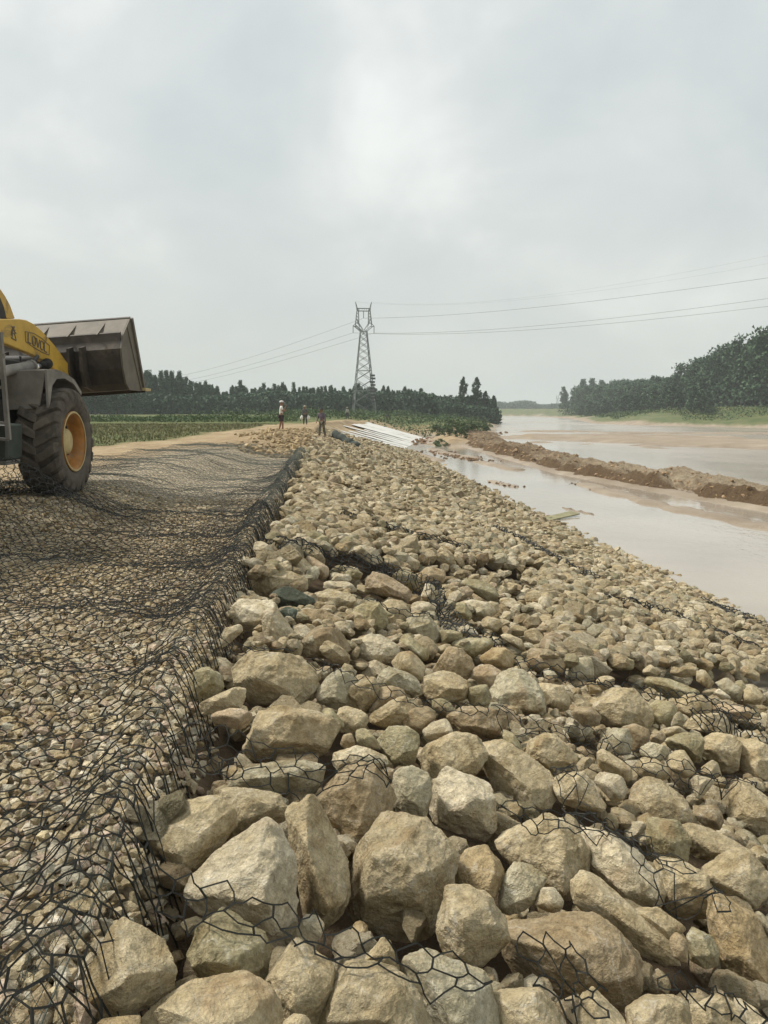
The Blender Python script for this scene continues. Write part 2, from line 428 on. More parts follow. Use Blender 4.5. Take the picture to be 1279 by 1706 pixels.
ni, nj = BT.shape; idx = np.arange(ni*nj).reshape(ni, nj)
BF = np.stack([idx[:-1, :-1], idx[:-1, 1:], idx[1:, 1:], idx[1:, :-1]], -1).reshape(-1, 4)
bm_, bnt, bb = material('dug_earth'); N = NT(bnt)
tc = N.n('ShaderNodeTexCoord').outputs['Object']
f = N.noise(tc, 1.1, 6, .7, .5); f2 = N.noise(tc, 9, 5, .7)
stp = N.n('ShaderNodeAttribute', attribute_name='cut').outputs['Fac']
c = N.ramp(f, [(.3, C4(.26, .19, .12)), (.5, C4(.39, .305, .205)), (.7, C4(.49, .41, .29))])
c = N.mix(N.math('MULTIPLY', stp, .9), c, C4(.135, .085, .045))
c = N.mix(1.0, c, N.ramp(f2, [(.3, g(.65)), (.7, g(1.2))]), 'MULTIPLY')
bnt.links.new(c, bb.inputs['Base Color']); bb.inputs['Roughness'].default_value = .95; bb.inputs['Specular IOR Level'].default_value = .15
bnt.links.new(N.bump(N.math('ADD', f, f2), 1.0, .22), bb.inputs['Normal'])
cut = np.clip(sst(AC+edge, -2.5, -2.1)*(1-sst(AC+edge, -1.5, -.9))*1.1+.5*fbm(bx*.6, by*.6, 58)*(bt[:, None] > 28)+.55*sst(BT, 22, 50), 0, 1)
tag(link('earth_berm', mesh_np('earth_berm', np.stack([bx, by, bz], -1).reshape(-1, 3), BF, bm_, True, {'cut': ('FLOAT', cut)})), kind='structure')
# ------------------------------------------------------------------ rocks
TONE0 = {'tan': (.425, .355, .235), 'brown': (.34, .27, .175), 'grey': (.40, .36, .26), 'pale': (.52, .455, .335),
        'ochre': (.38, .295, .175), 'olive': (.325, .285, .18), 'pink': (.43, .34, .235), 'dark': (.085, .10, .078)}
TONE = {k: tuple(min(.68, c*f) for c, f in zip(v, (1.10, 1.11, 1.12))) if k != 'dark' else v for k, v in TONE0.items()}
WORD = {'tan': 'tan', 'brown': 'brown', 'grey': 'grey', 'pale': 'pale', 'ochre': 'ochre', 'olive': 'olive grey', 'pink': 'pinkish', 'dark': 'blackish green'}
TILE = {'1': (100, 1400, 3.1975), '2': (480, 1400, 3.1975), '3': (860, 1400, 3.0525), '4': (240, 1100, 3.1975), '5': (560, 1100, 3.1975),
        '6': (879, 1100, 3.1975), '7': (300, 880, 3.997), '8': (600, 880, 3.997), 'P': (0, 0, 1.0)}
# tile, tone, outline corners, and for the ones that serve as landmarks a short name
TR = [
('1','tan','340,432 400,460 560,560 640,690 640,740 490,860 330,930 110,950 90,880 130,780 240,540 280,480','wedge-topped boulder beside the lowest gravel'),
('1','olive','840,372 900,385 1090,510 1105,560 1080,780 800,760 650,700 680,640 760,450','olive grey block with a squared top'),
('1','tan','880,715 960,720 1080,790 1150,900 1170,1100 400,1100 420,940 560,810 700,740','wide rounded boulder at the bottom edge'),
('1','ochre','200,955 420,930 420,1050 180,1050',''),
('2','tan','5,530 -115,690 -135,790 -55,930 0,1050 170,960 250,800 270,690 200,620 60,535',''),
('2','tan','20,930 80,925 125,980 125,1060 -30,1060 -20,960',''),
('2','tan','300,655 400,650 590,695 680,800 740,930 760,1100 150,1100 165,950 230,850 265,700','big flat-faced boulder at the bottom centre'),
('2','tan','505,515 545,550 600,695 520,720 395,650 460,570','small pointed stone like a tooth'),
('2','grey','640,640 760,605 890,690 1020,705 1060,760 1110,950 1110,1100 760,1100 730,920 600,690',''),
('3','tan','-119,782 -50,740 40,733 120,765 200,860 250,960 250,1060 -90,1060',''),
('P','tan','622,1359 663,1355 732,1381 757,1412 745,1465 745,1495 711,1565 665,1560 605,1540 578,1505 583,1465 603,1400','largest upright boulder with a pale chipped foot'),
('2','tan','850,260 960,252 1080,310 1150,400 1160,560 1110,620 960,690 880,660 790,490 830,400','egg-shaped boulder above the dark wire'),
('2','ochre','960,40 1040,20 1130,130 1145,190 1110,320 1000,280 890,255 890,150','dark ochre stone with a peaked top'),
('2','grey','1125,330 1150,200 1200,120 1230,105 1373,193 1330,304 1250,370 1150,395','small pale wedge stone with a sharp nose'),
('3','pale','125,245 190,240 235,300 240,355 160,365 100,330',''),
('3','brown','-55,400 170,360 300,340 420,375 540,480 640,620 665,780 540,860 200,820 20,690 -50,560','brown boulder wrapped in hexagon wire'),
('P','tan','822,1405 888,1355 912,1358 960,1390 985,1420 985,1460 940,1500 925,1480 860,1440 830,1420','broad tan boulder with an overhanging edge'),
('P','pale','973,1383 1020,1392 1066,1425 1108,1476 1112,1495 1088,1515 1050,1515 1010,1475 975,1440',''),
('3','tan','340,175 420,195 520,330 600,420 700,500 840,560 835,610 760,620 600,560 500,430 330,350 250,310 270,240','ridge-backed boulder sloping down to the netting'),
('3','tan','600,350 720,345 870,450 860,500 760,500 640,440 570,380',''),
('3','brown','800,455 865,510 870,620 800,600 780,510',''),
('3','olive','900,445 980,475 1025,560 1020,630 960,645 880,600 855,500','rounded olive cobble beside the clay lump'),
('3','tan','660,100 740,80 860,120 960,180 990,290 975,390 900,430 800,400 740,340 770,270 700,170',''),
('3','tan','940,150 1060,60 1150,50 1230,100 1279,190 1300,250 1200,345 1100,290 980,200',''),
('3','ochre','990,265 1050,260 1200,350 1279,540 1330,700 1279,790 1180,760 1030,650 1040,540 980,400','large crumbling ochre lump at the right edge'),
('3','grey','1210,350 1260,380 1320,470 1300,540 1240,450',''),
('3','brown','190,830 320,780 300,950 210,900',''),
('3','tan','280,840 390,755 440,780 560,900 570,1040 260,1040 255,920',''),
('3','tan','560,850 650,795 800,795 860,830 880,900 880,1040 560,1040',''),
('3','tan','880,850 1030,790 1120,820 1160,950 1150,1040 880,1040',''),
('3','pale','1110,800 1200,850 1279,920 1290,1040 1100,1040','pale boulder in the bottom right corner'),
('4','grey','420,640 470,600 680,550 940,530 985,620 985,650 910,730 770,720 640,690 430,690','long grey slab above the two tan boulders'),
('4','tan','60,890 210,760 440,725 515,830 390,1000 300,1120 160,1110 40,970','smooth tan boulder leaning on the gravel'),
('4','tan','420,700 500,683 700,710 780,750 740,850 600,900 480,950 430,978 380,930 515,830',''),
('1','pale','990,-60 1090,-90 1180,-30 1240,90 1230,220 1250,400 1200,560 1130,555 800,400 690,330 700,200 850,70','pale boulder with an orange patch'),
('P','tan','484,1330 500,1323 522,1328 545,1370 555,1405 583,1450 578,1500 545,1535 516,1560 510,1500 490,1410 475,1360',''),
('P','brown','524,1331 580,1280 630,1273 655,1300 660,1340 650,1358 622,1360 605,1400 590,1440 575,1430 548,1370','big brown pitted boulder'),
('5','grey','330,580 400,570 480,610 517,660 495,740 460,855 380,820 315,815 320,700 305,620',''),
('5','pale','610,567 680,590 830,680 875,770 870,900 845,965 700,920 560,880 485,855 490,740 560,610','whitish heart-shaped boulder'),
('5','tan','410,560 410,490 540,430 620,390 740,410 800,500 780,600 680,600 610,570 520,655','long craggy boulder above the whitish one'),
('5','tan','740,400 860,400 900,460 1120,590 1150,690 1140,790 1000,800 900,760 780,600',''),
('5','brown','610,280 650,250 910,260 930,290 900,370 860,410 720,400 640,390 600,320','brown saddle-topped block'),
('5','olive','880,390 930,375 970,430 1000,480 995,520 900,450',''),
('5','tan','1100,390 1160,400 1250,480 1275,530 1240,590 1160,600 1010,520 1000,470 1040,420','round streaked boulder below the dark netting'),
('5','pale','590,312 610,330 632,385 550,425 470,415 462,370 520,330',''),
('5','olive','250,360 370,355 430,400 440,440 400,500 400,570 330,570 260,500 205,420',''),
('5','tan','330,195 420,200 460,250 400,330 260,370 190,350 180,290 260,240',''),
('5','brown','370,280 450,245 515,250 525,310 440,385 340,350 350,300',''),
('5','olive','110,360 160,365 210,420 245,490 150,470 100,440',''),
('5','brown','40,400 90,385 105,450 60,478 15,460',''),
('5','tan','20,255 60,250 165,280 175,350 110,365 60,390 0,330 0,280',''),
('5','tan','50,140 110,110 200,95 225,150 215,200 150,270 80,260 45,210','round stone with a chipped right cheek'),
('4','grey','1000,60 1050,45 1130,100 1060,140 1080,260 920,230 930,160',''),
('5','brown','230,150 290,140 380,170 380,200 250,270 180,295 175,260',''),
('5','grey','220,50 270,30 400,80 460,130 460,180 380,180 240,145 215,100',''),
('5','tan','480,90 570,60 640,80 720,130 690,200 620,230 520,240 470,170 470,110',''),
('5','olive','700,150 800,130 830,180 810,240 720,240 700,190',''),
('5','grey','920,52 1000,65 1050,110 1140,270 1140,310 1000,290 900,280 820,240 825,170 870,90','white-streaked triangular boulder'),
('5','tan','1060,118 1200,140 1245,200 1240,260 1190,270 1130,250 1080,170',''),
('5','pink','740,30 800,20 890,60 830,160 780,130 720,90',''),
('P','brown','718,1122 748,1078 768,1082 786,1102 787,1120 772,1135 735,1130','brown square-cornered block'),
('P','tan','375,1128 402,1090 440,1083 485,1088 515,1110 535,1140 527,1180 510,1188 470,1175 440,1170 412,1168 380,1150','huge flat-topped boulder by the net edge'),
('4','olive','245,60 330,35 410,90 418,150 330,200 290,250 250,220',''),
('4','tan','300,230 420,160 550,140 550,200 530,260 440,260 320,290 295,265',''),
('4','pink','320,290 460,260 570,265 570,310 530,370 460,360 380,330',''),
('4','tan','570,360 620,290 720,255 900,280 1050,340 1060,380 1000,500 900,500 700,545 600,540 540,480','wide boulder behind the raised wire hexagons'),
('4','pale','980,510 1130,458 1200,490 1279,500 1279,560 1100,570 1000,600 960,560',''),
('4','olive','930,250 1000,260 1060,330 1060,370 960,310',''),
('7','tan','400,430 500,290 750,290 870,330 905,390 880,420 780,420 600,440 580,480 450,470','long tan boulder beside the folded net'),
('7','pink','505,220 545,200 640,225 720,280 700,300 520,285',''),
('7','tan','600,180 640,155 700,170 820,200 905,290 905,350 860,340 750,290 680,230',''),
('7','pink','790,180 850,175 990,265 985,320 940,350 905,300 860,240',''),
('7','dark','600,440 700,385 770,410 890,460 930,520 860,540 770,540 700,560 640,520','blackish green stained rock'),
('7','dark','640,520 780,540 760,600 740,680 700,640',''),
('7','pale','270,640 290,580 400,480 600,485 640,540 640,660 520,690 430,640 300,660','pale boulder with a hollow underneath'),
('7','pale','560,560 640,540 720,660 800,750 800,810 710,820 610,800 540,690',''),
('7','pale','240,780 300,670 400,640 440,640 400,700 330,760 270,810',''),
('7','brown','740,560 780,540 980,545 1080,600 1110,650 1060,700 900,660 830,640 750,590',''),
('7','brown','820,730 920,665 1050,660 1150,810 1140,850 1000,850 950,860 840,850 810,790','brown cube-like rock'),
('7','tan','870,440 1000,415 1130,440 1180,490 1100,560 1000,560 900,530',''),
('7','pale','900,370 960,350 1150,360 1240,400 1230,440 1130,430 1000,410 910,410',''),
('7','pale','990,340 1060,300 1120,310 1160,360 1080,365 1000,360',''),
('7','olive','1090,290 1160,270 1215,300 1200,335 1140,350',''),
('7','olive','1120,620 1150,560 1210,490 1279,480 1330,520 1400,620 1380,670 1279,700 1150,745 1110,690',''),
('8','pink','20,350 110,285 200,330 360,430 310,480 230,450 120,440 40,400','pinkish sharp-crested rock'),
('8','tan','110,540 190,475 270,490 325,550 330,600 260,650 180,620 105,570',''),
('8','grey','270,660 350,590 460,580 510,640 535,700 500,770 440,790 340,700 255,690','rounded boulder with a scaly face'),
('8','pale','400,470 440,370 490,385 560,480 570,515 500,500',''),
('8','pale','335,500 370,488 500,500 530,560 510,600 380,580 340,550',''),
('8','pale','0,740 60,712 130,715 270,790 272,830 200,880 100,915 0,870 -60,830 -50,770','pale flat-topped hexagonal boulder'),
('8','tan','200,910 280,820 340,815 430,920 440,980 400,1020 300,980 230,940',''),
('8','olive','260,700 320,710 450,820 500,860 450,900 380,830 270,780',''),
('8','olive','590,755 620,740 890,730 895,770 770,830 740,870 640,800',''),
('8','ochre','775,850 880,800 960,800 1030,850 1030,910 940,940 830,900',''),
('8','olive','530,680 620,680 690,700 680,730 600,755 535,760',''),
('8','pale','640,670 710,640 800,700 790,725 700,725 660,700',''),
('8','pale','650,500 750,480 850,500 940,580 930,600 840,590 760,620 700,540','pale slab behind the dark net tangle'),
('8','olive','640,500 700,500 750,590 740,620 660,600 630,540',''),
('8','brown','390,310 440,260 560,280 560,330 540,380 480,370 420,380','dark-fronted brown block'),
('8','olive','650,350 720,330 850,360 940,440 950,510 880,500 830,460 740,420',''),
('8','tan','1085,700 1170,662 1279,780 1279,805 1150,810 1110,770',''),
('8','tan','960,680 1020,645 1110,660 1120,700 1070,720 1000,700',''),
('8','brown','1100,880 1140,805 1279,810 1300,900 1279,960 1180,920',''),
('8','tan','790,620 850,590 930,610 960,660 900,690 820,660',''),
('8','tan','905,700 1000,710 1070,740 1110,840 1040,780 960,750',''),
('8','pale','230,190 290,165 390,220 410,280 300,280',''),
('8','tan','110,220 180,178 230,200 290,275 200,260 120,250',''),
('8','olive','200,320 260,275 380,310 410,400 340,420 260,370',''),
('6','tan','290,230 460,155 560,160 650,260 665,300 650,365 500,340 430,350 380,270','large dome-backed boulder above the leaning netting'),
('6','olive','580,90 700,80 800,125 920,170 930,215 840,190 760,215 640,140','greenish slab with a dark underside'),
('6','olive','640,230 710,200 790,250 800,300 740,360 680,370 655,290',''),
('6','tan','770,230 850,185 930,190 990,270 870,310 790,260',''),
('6','tan','840,330 900,295 1020,280 1080,330 1095,390 1060,405 900,380 835,365',''),
('6','pink','945,230 1100,232 1210,260 1230,310 1100,310 990,260',''),
('6','tan','930,420 1020,385 1100,410 1160,480 1120,580 1060,600 1000,540 920,490','squarish boulder with a cracked flat face'),
('6','olive','720,430 800,395 920,380 935,420 920,560 850,530 800,450 750,460',''),
('6','tan','740,520 800,480 830,480 915,605 850,630 770,590',''),
('6','grey','605,465 650,440 750,460 755,500 700,540 620,520 600,490',''),
('6','tan','570,560 600,515 680,530 750,580 760,640 720,655 600,620 580,590',''),
('6','tan','365,490 410,475 570,590 575,620 530,655 450,600 380,570',''),
('6','brown','490,350 560,340 640,370 665,390 640,440 590,500 560,480 550,380',''),
('6','brown','645,400 700,375 745,410 700,450 650,440',''),
('6','grey','410,375 540,365 565,460 560,500 480,500 430,430',''),
('6','tan','125,650 180,610 300,600 400,760 420,810 280,800 200,740 150,740',''),
('6','tan','530,680 620,625 700,640 820,720 885,830 880,870 760,850 600,830 540,760','broad smooth boulder beside the leaning net'),
('6','pale','340,620 400,598 500,620 530,690 510,760 440,740',''),
('6','tan','1060,760 1080,680 1130,640 1279,740 1340,850 1279,950 1170,940 1070,860','split tan block cut by the right edge'),
('6','brown','870,775 1000,770 1050,850 1020,900 940,880 880,830',''),
('6','pale','870,640 900,610 1000,640 960,690 920,740 890,720',''),
('6','tan','925,570 970,525 1010,550 1035,620 980,640 925,610',''),
('P','tan','1130,1372 1165,1375 1210,1395 1260,1425 1250,1440 1190,1432 1165,1430 1140,1410',''),
('P','olive','1075,1362 1130,1370 1150,1400 1140,1440 1110,1440 1080,1400',''),
('6','brown','220,280 270,250 340,250 400,310 395,350 300,350',''),
('6','tan','360,100 410,80 460,90 470,130 410,160 370,140',''),
('6','ochre','310,120 350,120 410,165 330,180',''),
('6','tan','1115,420 1279,440 1330,520 1300,660 1180,650 1110,570 1160,480',''),
('6','tan','755,40 800,12 905,40 900,80 840,90 760,80',''),
('6','tan','900,60 940,50 1000,130 960,150 900,110',''),
('6','grey','1000,120 1060,88 1140,150 1135,220 1060,190',''),
('6','tan','1140,170 1190,130 1260,190 1250,240 1150,225',''),
('6','pale','975,165 1020,150 1090,205 1040,215',''),
('6','tan','1110,40 1170,25 1230,70 1230,110 1150,90',''),
('6','grey','220,0 340,-20 365,100 300,110 200,100','grey boulder with hanging pale streaks'),
('6','brown','-20,0 100,-40 220,-10 210,60 120,70 0,40',''),
('6','olive','360,0 480,-30 560,0 560,50 480,40 370,50',''),
('6','tan','610,50 650,20 700,60 690,85 620,80',''),
('6','grey','780,300 810,270 840,310 830,360 760,350',''),
('6','tan','700,370 800,350 850,390 800,410 720,410',''),
]
def ico(level):
    t = (1+5**.5)/2
    V = np.array([(-1,t,0),(1,t,0),(-1,-t,0),(1,-t,0),(0,-1,t),(0,1,t),(0,-1,-t),(0,1,-t),(t,0,-1),(t,0,1),(-t,0,-1),(-t,0,1)], float)
    F = np.array([(0,11,5),(0,5,1),(0,1,7),(0,7,10),(0,10,11),(1,5,9),(5,11,4),(11,10,2),(10,7,6),(7,1,8),(3,9,4),(3,4,2),(3,2,6),(3,6,8),(3,8,9),(4,9,5),(2,4,11),(6,2,10),(8,6,7),(9,8,1)])
    V /= np.linalg.norm(V, axis=1)[:, None]
    for _ in range(level):
        E = np.sort(np.concatenate([F[:, [0, 1]], F[:, [1, 2]], F[:, [2, 0]]]), 1)
        u, inv = np.unique(E, axis=0, return_inverse=True); inv = inv.ravel()
        M = V[u[:, 0]]+V[u[:, 1]]; M /= np.linalg.norm(M, axis=1)[:, None]
        n = len(F); ab, bc, ca = inv[:n]+len(V), inv[n:2*n]+len(V), inv[2*n:]+len(V)
        V = np.vstack([V, M])
        F = np.concatenate([np.stack([F[:, 0], ab, ca], 1), np.stack([F[:, 1], bc, ab], 1), np.stack([F[:, 2], ca, bc], 1), np.stack([ab, bc, ca], 1)])
    return V, F
ICO = {i: ico(i) for i in (0, 1, 2, 3, 4, 5)}
def star(dirs, N_, off, p=20):
    """Radius of a solid bounded by planes (N_.x = off), its edges rounded a little."""
    q = np.maximum(dirs@N_.T, 1e-4)/off
    return (q**p).sum(1)**(-1/p)
def unit(v): return v/np.linalg.norm(v, axis=-1, keepdims=True)
def relief(P, amp, freq, seed, oct_=5):
    o = Vector((seed*3.71, seed*1.93, seed*.77))
    return np.array([mn.fractal(Vector(p)*freq+o, .95, 2.1, oct_) for p in P.tolist()])*amp
def chips(dirs, r, n, lo, hi, r_):
    """Shear off corners with random planes."""
    P = dirs*r[:, None]
    for _ in range(n):
        d = unit(r_.normal(size=3)); s = P@d; off = s.max()*r_.uniform(lo, hi)
        k = dirs@d; q = np.where(k > 1e-4, off/np.maximum(k, 1e-4), 1e9)
        r = np.minimum(r, q); P = dirs*r[:, None]
    return r
def generic_rock(level, seed, flat=.60):
    r_ = np.random.default_rng(seed); D, F = ICO[level]
    n = 9; Np = unit(r_.normal(size=(n, 3))); off = r_.uniform(.62, 1.0, n)
    Np = np.vstack([Np, np.eye(3), -np.eye(3)]); off = np.r_[off, np.full(6, .95)]
    r = star(D, Np, off, 60)
    r = chips(D, r, 7, .66, .9, r_)
    P = D*r[:, None]
    if level >= 2: P = P*(1+relief(P, .05, 1.7, seed)[:, None])
    if level >= 4: P = P*(1+.02-np.abs(relief(P, .07, 4.2, seed+5, 4))[:, None])
    P *= np.array([1.0, r_.uniform(.62, .92), r_.uniform(flat-.1, flat+.14)])
    return P, F

import bmesh
def hull_rock(n, seed, sx=.80, sz=.62):
    """A broken stone: the hull of a few random points."""
    r_ = np.random.default_rng(seed); bm = bmesh.new()
    P = unit(r_.normal(size=(n, 3)))*r_.uniform(.80, 1.0, (n, 1))*np.array([1, r_.uniform(sx-.14, sx+.14), r_.uniform(sz-.12, sz+.14)])
    for p in P: bm.verts.new(p)
    res = bmesh.ops.convex_hull(bm, input=bm.verts)
    bmesh.ops.delete(bm, geom=list({v for v in bm.verts if not v.link_faces}), context='VERTS')
    bmesh.ops.triangulate(bm, faces=bm.faces); bm.verts.index_update()
    V = np.array([v.co[:] for v in bm.verts]); F = np.array([[v.index for v in f.verts] for f in bm.faces]); bm.free()
    return V*1.08, F
ROCKS = []     # every rock on its own: dict(centre, tone, name, mesh, size)
HM_X0, HM_Y0, HM_C = -3.2, 1.0, .03
HM = None
def hm_init():
    global HM, HXX, HYY
    xs = np.arange(HM_X0, 10.6, HM_C); ys = np.arange(HM_Y0, 26, HM_C)
    HXX, HYY = np.meshgrid(xs, ys); HM = bank(HXX, HYY)-.40
hm_init()
HT = HM.copy()*0-9    # top of the traced boulders only

traced_slots = []
for k, (tl, tone, outl, lm) in enumerate(TR):
    ox, oy, sc_ = TILE[tl]
    pp = np.array([[float(v) for v in q.split(',')] for q in outl.split()])/sc_+np.array([ox, oy])
    # convex hull
    pts = sorted(map(tuple, pp.tolist()))
    def half(ps):
        h = []
        for p in ps:
            while len(h) > 1 and (h[-1][0]-h[-2][0])*(p[1]-h[-2][1])-(h[-1][1]-h[-2][1])*(p[0]-h[-2][0]) <= 0: h.pop()
            h.append(p)
        return h[:-1]
    hull = np.array(half(pts)+half(pts[::-1]))
    lo, hi = hull.min(0), hull.max(0)
    x1, y1 = hull[:, 0], hull[:, 1]; x2, y2 = np.roll(x1, -1), np.roll(y1, -1)
    cr = x1*y2-x2*y1; A = cr.sum()/2
    cx, cy = ((x1+x2)*cr).sum()/(6*A), ((y1+y2)*cr).sum()/(6*A)
    w_px, h_px = hi-lo
    d = ray(cx, cy); sz_px = math.sqrt(abs(A))
    # put the centre a little under the level of the bed's top
    t = 1.0
    for _ in range(40):
        P = CAM+d*t; size = sz_px*t/FOC
        target = float(bank(P[0], P[1]))+.16-size*.32-.05
        t += (P[2]-target)/(-d[2])*.6
    C = CAM+d*t
    vd = d/np.linalg.norm(d); R = unit(np.cross(vd, [0, 0, 1.])); U = np.cross(R, vd); V_ = -vd
    ex = []
    for q in hull:
        dq = ray(*q); s2 = (C-CAM)@vd/(dq@vd); Q = CAM+dq*s2-C; ex.append((Q@R, Q@U))
    ex = np.array(ex)
    r_ = np.random.default_rng(500+k)
    size = math.sqrt(abs(A))*np.linalg.norm(C-CAM)/FOC/np.linalg.norm(d)*np.linalg.norm(d)
    T = size*r_.uniform(.42, .52)
    NN, OO = [], []
    a = ex; b = np.roll(ex, -1, 0)
    for p, q in zip(a, b):
        if np.linalg.norm(q-p) < size*.04: continue
        e_ = (q-p)/np.linalg.norm(q-p); n2 = np.array([e_[1], -e_[0]])
        if n2@(p+q)/2 < 0: n2 = -n2
        off = n2@p
        tf = math.radians(r_.uniform(8, 44)); tb = math.radians(r_.uniform(12, 40))
        for tau in (tf, -tb):
            NN.append(np.r_[n2*math.cos(tau), math.sin(tau)]); OO.append(max(off, size*.08)*math.cos(tau))
    for _ in range(4):
        v = unit(np.array([r_.normal(0, .42), r_.normal(.15, .42), 1.0])); NN.append(v); OO.append(T*r_.uniform(.72, 1.0))
    for _ in range(3):
        v = unit(np.array([r_.normal(0, .4), r_.normal(0, .4), -1.0])); NN.append(v); OO.append(T*r_.uniform(.8, 1.0))
    NN = np.array(NN); OO = np.array(OO)
    lvl = 5 if sz_px > 112 else (4 if sz_px > 44 else 3)
    D, F = ICO[lvl]
    r = star(D, NN, OO, 60)*1.12
    r = chips(D, r, 12, .80, .96, r_)
    P = D*r[:, None]/size
    n_ = relief(P, .05, 1.7, 900+k)
    n2_ = -np.abs(relief(P, .075, 4.2, 300+k, 5))+.02 if lvl >= 4 else 0
    P = P*(1+n_+n2_)[:, None]*size
    Wd = P[:, :1]*R+P[:, 1:2]*U+P[:, 2:]*V_
    traced_slots.append((Wd, F, C, tone, lm, size))
    # record in the height maps
    G = Wd+C; ix = ((G[:, 0]-HM_X0)/HM_C).astype(int); iy = ((G[:, 1]-HM_Y0)/HM_C).astype(int)
    ok = (ix >= 0) & (iy >= 0) & (ix < HM.shape[1]) & (iy < HM.shape[0])
    np.maximum.at(HM, (iy[ok], ix[ok]), G[ok, 2]); np.maximum.at(HT, (iy[ok], ix[ok]), G[ok, 2])
    ROCKS.append(dict(c=C, V=Wd, F=F, tone=tone, lm=lm, size=size, traced=True))

# where boulders were set one by one, by the photograph: the rest only fills the gaps under them
def in_traced(x, y):
    p, f = proj(np.array([[x, y, bank(x, y)]]))
    px, py = p[0]
    return (py > 1400) or (px > 300 and py > 1120) or (px < 905 and py > 985 and px > 320) or (px > 480 and px < 900 and py > 940)
TONES = ['tan']*11+['brown']*3+['olive']+['grey']*2+['pale']*5+['pink']+['ochre']
PROTO = {0: [hull_rock(10, 90+i) for i in range(16)], 4: [generic_rock(4, 40+i) for i in range(14)], 2: [hull_rock(34, 60+i) for i in range(24)], 1: [hull_rock(17, 160+i) for i in range(24)]}
fill = []
def rotm(r_):
    from mathutils import Euler
    return np.array(Euler((r_.normal(0, .35), r_.normal(0, .35), r_.uniform(0, 6.28))).to_matrix())
def drop(x, y, rad, lim, low, r_):
    """Let one stone down on the heap; keep it when it comes to rest below its limit."""
    ix, iy = int((x-HM_X0)/HM_C), int((y-HM_Y0)/HM_C); k = max(1, int(rad*.82/HM_C))
    if ix-k < 0 or iy-k < 0 or ix+k+1 > HM.shape[1] or iy+k+1 > HM.shape[0]: return False
    sub = HM[iy-k:iy+k+1, ix-k:ix+k+1]; gx_ = (np.arange(-k, k+1)*HM_C)
    d2 = (gx_[None]**2+gx_[:, None]**2)/(rad*.85)**2
    cap = np.sqrt(np.clip(1-d2, 0, 1))*rad*.62; ins = d2 < 1
    z = np.percentile((sub+cap)[ins], 62 if low else 72)-.02
    top = z+rad*.6
    b0 = float(bank(x, y))
    if top > b0+lim or z < b0-.42: return False
    sub[ins] = np.maximum(sub, z+cap)[ins]
    fill.append((x, y, z, rad)); return True
r_ = np.random.default_rng(3)
for rad_lo, rad_hi, n in ((.18, .26, 2600), (.12, .19, 8000), (.07, .12, 14000), (.05, .085, 9000), (.04, .06, 9000)):
    for _ in range(n):
        y = 1.2+20.5*r_.random()**1.25 if rad_hi > .09 else 1.2+6.5*r_.random(); s = -.12+9.7*r_.random(); x = float(xc(y))+s
        if abs(x) > .56*y+.9 and y > 2: continue
        tr = in_traced(x, y)
        near_crest = s < 1.6
        if rad_hi < .08 and y > 7: continue
        rad = r_.uniform(rad_lo, rad_hi)
        if (rad > .085 and s < .3 and y < 5) or (rad > .12 and s < .25): continue
        if not tr and not near_crest and rad > .235: continue
        if tr and rad > .15: continue
        lim = (-.02 if proj(np.array([[x, y, float(bank(x, y))]]))[0][0][1] > 1090 else .09) if tr else (.24 if near_crest else .17)+.08*float(vn(x*.8, y*.8, 5))
        drop(x, y, rad, lim, tr, r_)
print('fill rocks', len(fill))
fill = np.array(fill)
pr, fd = proj(fill[:, :3])
px_size = fill[:, 3]*2*FOC/fd
# stones left wholly under the boulders do not count as ones that show
ixs = ((fill[:, 0]-HM_X0)/HM_C).astype(int); iys = ((fill[:, 1]-HM_Y0)/HM_C).astype(int)
covered = np.array([np.mean(HM[max(0, b-2):b+3, max(0, a-2):a+3] > z+r*.75) > .5 for a, b, z, r in zip(ixs, iys, fill[:, 2], fill[:, 3])])
inview = (pr[:, 0] > 5) & (pr[:, 0] < 1274) & (pr[:, 1] < 1700) & ~covered
score = np.where(inview, px_size, 0)
n_single = 300-len(ROCKS)
order = np.argsort(-score)
single = set(order[:n_single].tolist())
proto_me = [mesh_np('boulder', P, F, M_ROCK, False) for P, F in PROTO[4]]
sV, sF, sC = [], [], []; nv = 0
def add_stuff(P, F, c, rot, sc, tone, jit):
    global nv
    V = (P*sc)@rot.T+c
    sV.append(V); sF.append(F+nv); nv += len(V)
    col = np.array(TONE[tone])*jit; sC.append(np.tile(np.r_[col, 1], (len(V), 1)))
for i, (x, y, z, rad) in enumerate(fill):
    rot = rotm(r_); tone = TONES[r_.integers(len(TONES))]; jit = r_.uniform(.60, .98)
    sc = rad*np.array([1.25, 1.15, 1.1])*r_.uniform(.92, 1.08, 3)
    if i in single:
        ROCKS.append(dict(c=np.array([x, y, z]), proto=int(r_.integers(14)), rot=rot, sc=sc, tone=tone, lm='', size=rad*1.8, traced=False))
    else:
        if covered[i]: continue
        lv = 2 if score[i] > 15 else (1 if score[i] > 0 else 0)
        P, F = PROTO[lv][r_.integers(len(PROTO[lv]))]
        add_stuff(P, F, np.array([x, y, z]), rot, sc, tone, jit)
